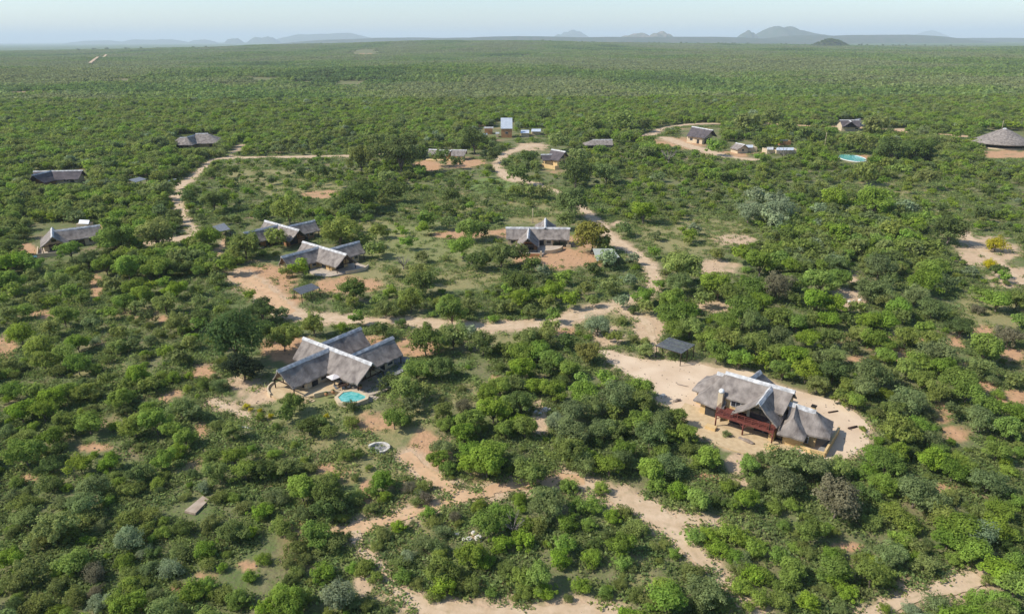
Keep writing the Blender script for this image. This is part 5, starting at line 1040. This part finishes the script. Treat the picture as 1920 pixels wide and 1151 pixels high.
# boma wall, slab, stones
wb = P(708, 843, 0); t = thing('boma_wall', 'curved white low wall round a grey fire pit floor in the grass', 'wall', (wb[0], wb[1], 0), 0)
hb = House.__new__(House); hb.root = t; hb.rng = random.Random(1); t.scale = (.88, .85, .9)
blk = arc(.15, .1, 2.05, 1.75, 160, -75, 26)
for i in range(26):
    (a0, b0), (a1, b1) = blk[i], blk[i + 1]; f = .97
    def off(a, b, r): return (.15 + (a - .15) * r, .1 + (b - .1) * r)
    q = [off(a0, b0, .80), off(a1 * .96 + a0 * .04, b1 * .96 + b0 * .04, .80), off(a1 * .96 + a0 * .04, b1 * .96 + b0 * .04, 1.02), off(a0, b0, 1.02)]
    link('stone', prism('stone', q, 0, .52 + rnd.uniform(-.03, .05), M['stone']), t)
link('pit_floor', prism('pit_floor', arc(.15, .1, 1.7, 1.45, 0, 345, 20), 0, .06, M['grey']), t)
sl = [P(*q, .3)[:2] for q in ((346, 957), (366, 962), (392, 936), (380, 929))]; c = np.mean(sl, 0)
t = thing('concrete_slab', 'bare tan concrete slab left alone among the lower left bushes', 'slab', (c[0], c[1], 0)); link('slab_top', prism('slab_top', [tuple(np.array(q) - c) for q in sl], -.05, .3, M['concrete']), t); 
fl = [tuple((np.array(q) - c) * 1.05) for q in sl]; link('footing', prism('footing', fl, -.1, .12, M['rock']), t)
# sandstone outcrops
for q, lab in (((1590, 560), 'white sand pocket'), ((1012, 772), 'sand gap'), ((878, 1005), 'lower middle'), ((1225, 742), 'yard rim')):
    for i in range(5):
        w_ = P(q[0] + (i - 2) * 10 + rnd.uniform(-3, 3), q[1] + rnd.uniform(-8, 8), 0); r_ = rnd.uniform(.25, .6)
        v = []
        for z in (-.1, .5, .8):
            for k in range(7): a = k / 7 * 6.283; rr = r_ * (1.1 - .5 * z) * rnd.uniform(.75, 1.15); v.append((rr * math.cos(a), rr * math.sin(a), z * r_))
        Fc = [(j * 7 + k, j * 7 + (k + 1) % 7, j * 7 + 7 + (k + 1) % 7, j * 7 + 7 + k) for j in range(2) for k in range(7)] + [tuple(range(14, 21))]
        PL = {'white sand pocket': 'in the white sand pocket', 'sand gap': 'inside the thicket gap', 'lower middle': 'left of the lower grove', 'yard rim': 'along the sandy yard rim'}[lab]
        tag(link('boulder', mesh('boulder', v, Fc, M['stone']), None, tuple(w_)), ('leftmost', 'second from left', 'middle', 'second from right', 'rightmost')[i] + ' of five pale boulders ' + PL, 'boulder', 'pale boulders ' + PL)
# bare dead trees
def dead(x, y, s, lab):
    w_ = P(x, y, 0); t = thing('dead_tree', lab, 'tree', (w_[0], w_[1], 0), rnd.uniform(0, 6)); L = [([(0, 0, -.1), (.1 * s, 0, .4 * s)], [.10 * s, .07 * s])]; B = []
    for i in range(9):
        a = i * 2.4; e = rnd.uniform(.5, .95); m1 = (math.cos(a) * .25 * s, math.sin(a) * .25 * s, .7 * s); e1 = (math.cos(a) * .7 * s, math.sin(a) * .7 * s, s * (.8 + e * .8)); B.append(([(.1 * s, 0, .38 * s), m1, e1], [.05 * s, .035 * s, .012 * s]))
        for k in range(3): b = a + rnd.uniform(-.8, .8); B.append(([m1 if k else e1, (e1[0] + math.cos(b) * .3 * s, e1[1] + math.sin(b) * .3 * s, e1[2] + rnd.uniform(-.1, .4) * s)], [.025 * s, .008 * s]))
    link('trunk', tubes('trunk', L, M['deadbark'], 6), t); link('branches', tubes('branches', B, M['deadbark'], 4), t)
dead(1252, 308, 4.2, 'leafless bleached tree in front of the sandy clearing by the far lodge'); dead(962, 1002, 1.6, 'small bare bleached tree by the sand left of the lower grove'); dead(757, 505, 2.2, 'bare pale bush skeleton right of the yard house lawn'); dead(1468, 300, 3.5, 'leafless pale tree below the pale blue roof'); dead(1430, 812, 1.3, 'thin sapling below the red deck')
# wooded rocky knoll near the horizon
xk, Dk = (1520 - 960) / FP * 4300, 4300
kn = hill(1520, 75, 40, Dk, 21, 'dome', 'hill', 110); kn.name = 'rocky_knoll'
kx, ky = nr.uniform(-120, 120, 500), nr.uniform(-90, 60, 500); kr = np.maximum(0, np.cos(kx / 133 * 1.57)) ** 1.3 * np.maximum(0, np.cos(ky / 110 * 1.57)) ** .8
scatter('knoll_bush', xk + kx, Dk + ky, kr * 54 - 6, nr.uniform(3.5, 6.5, 500), nr.uniform(0, 6, 500), nr.randint(0, 5, 500) + 20, pr_mesh)
hx_ = nr.uniform(-2600, 3000, 130); scatter('skyline_trees', hx_, 4600 + nr.uniform(-200, 300, 130), terr(hx_, np.full(130, 4700.0)) - 1, nr.uniform(4, 9, 130), nr.uniform(0, 6, 130), nr.randint(0, 3, 130) + 20, pr_mesh)

# ------------------------------------------------------------------ air
hz = boxmesh('haze', -48000, 48000, -48000, 48000, -20, 420, None); hz.materials.clear()
hm = bpy.data.materials.new('haze_air'); hm.use_nodes = True; t_ = hm.node_tree
for n_ in list(t_.nodes): t_.nodes.remove(n_)
vo = t_.nodes.new('ShaderNodeVolumePrincipled'); vo.inputs['Color'].default_value = (.80, .90, 1.0, 1); vo.inputs['Density'].default_value = HAZE; vo.inputs['Anisotropy'].default_value = 0.0
ou = t_.nodes.new('ShaderNodeOutputMaterial'); t_.links.new(vo.outputs[0], ou.inputs['Volume']); hz.materials.append(hm)
struct('haze', hz, 'stuff')
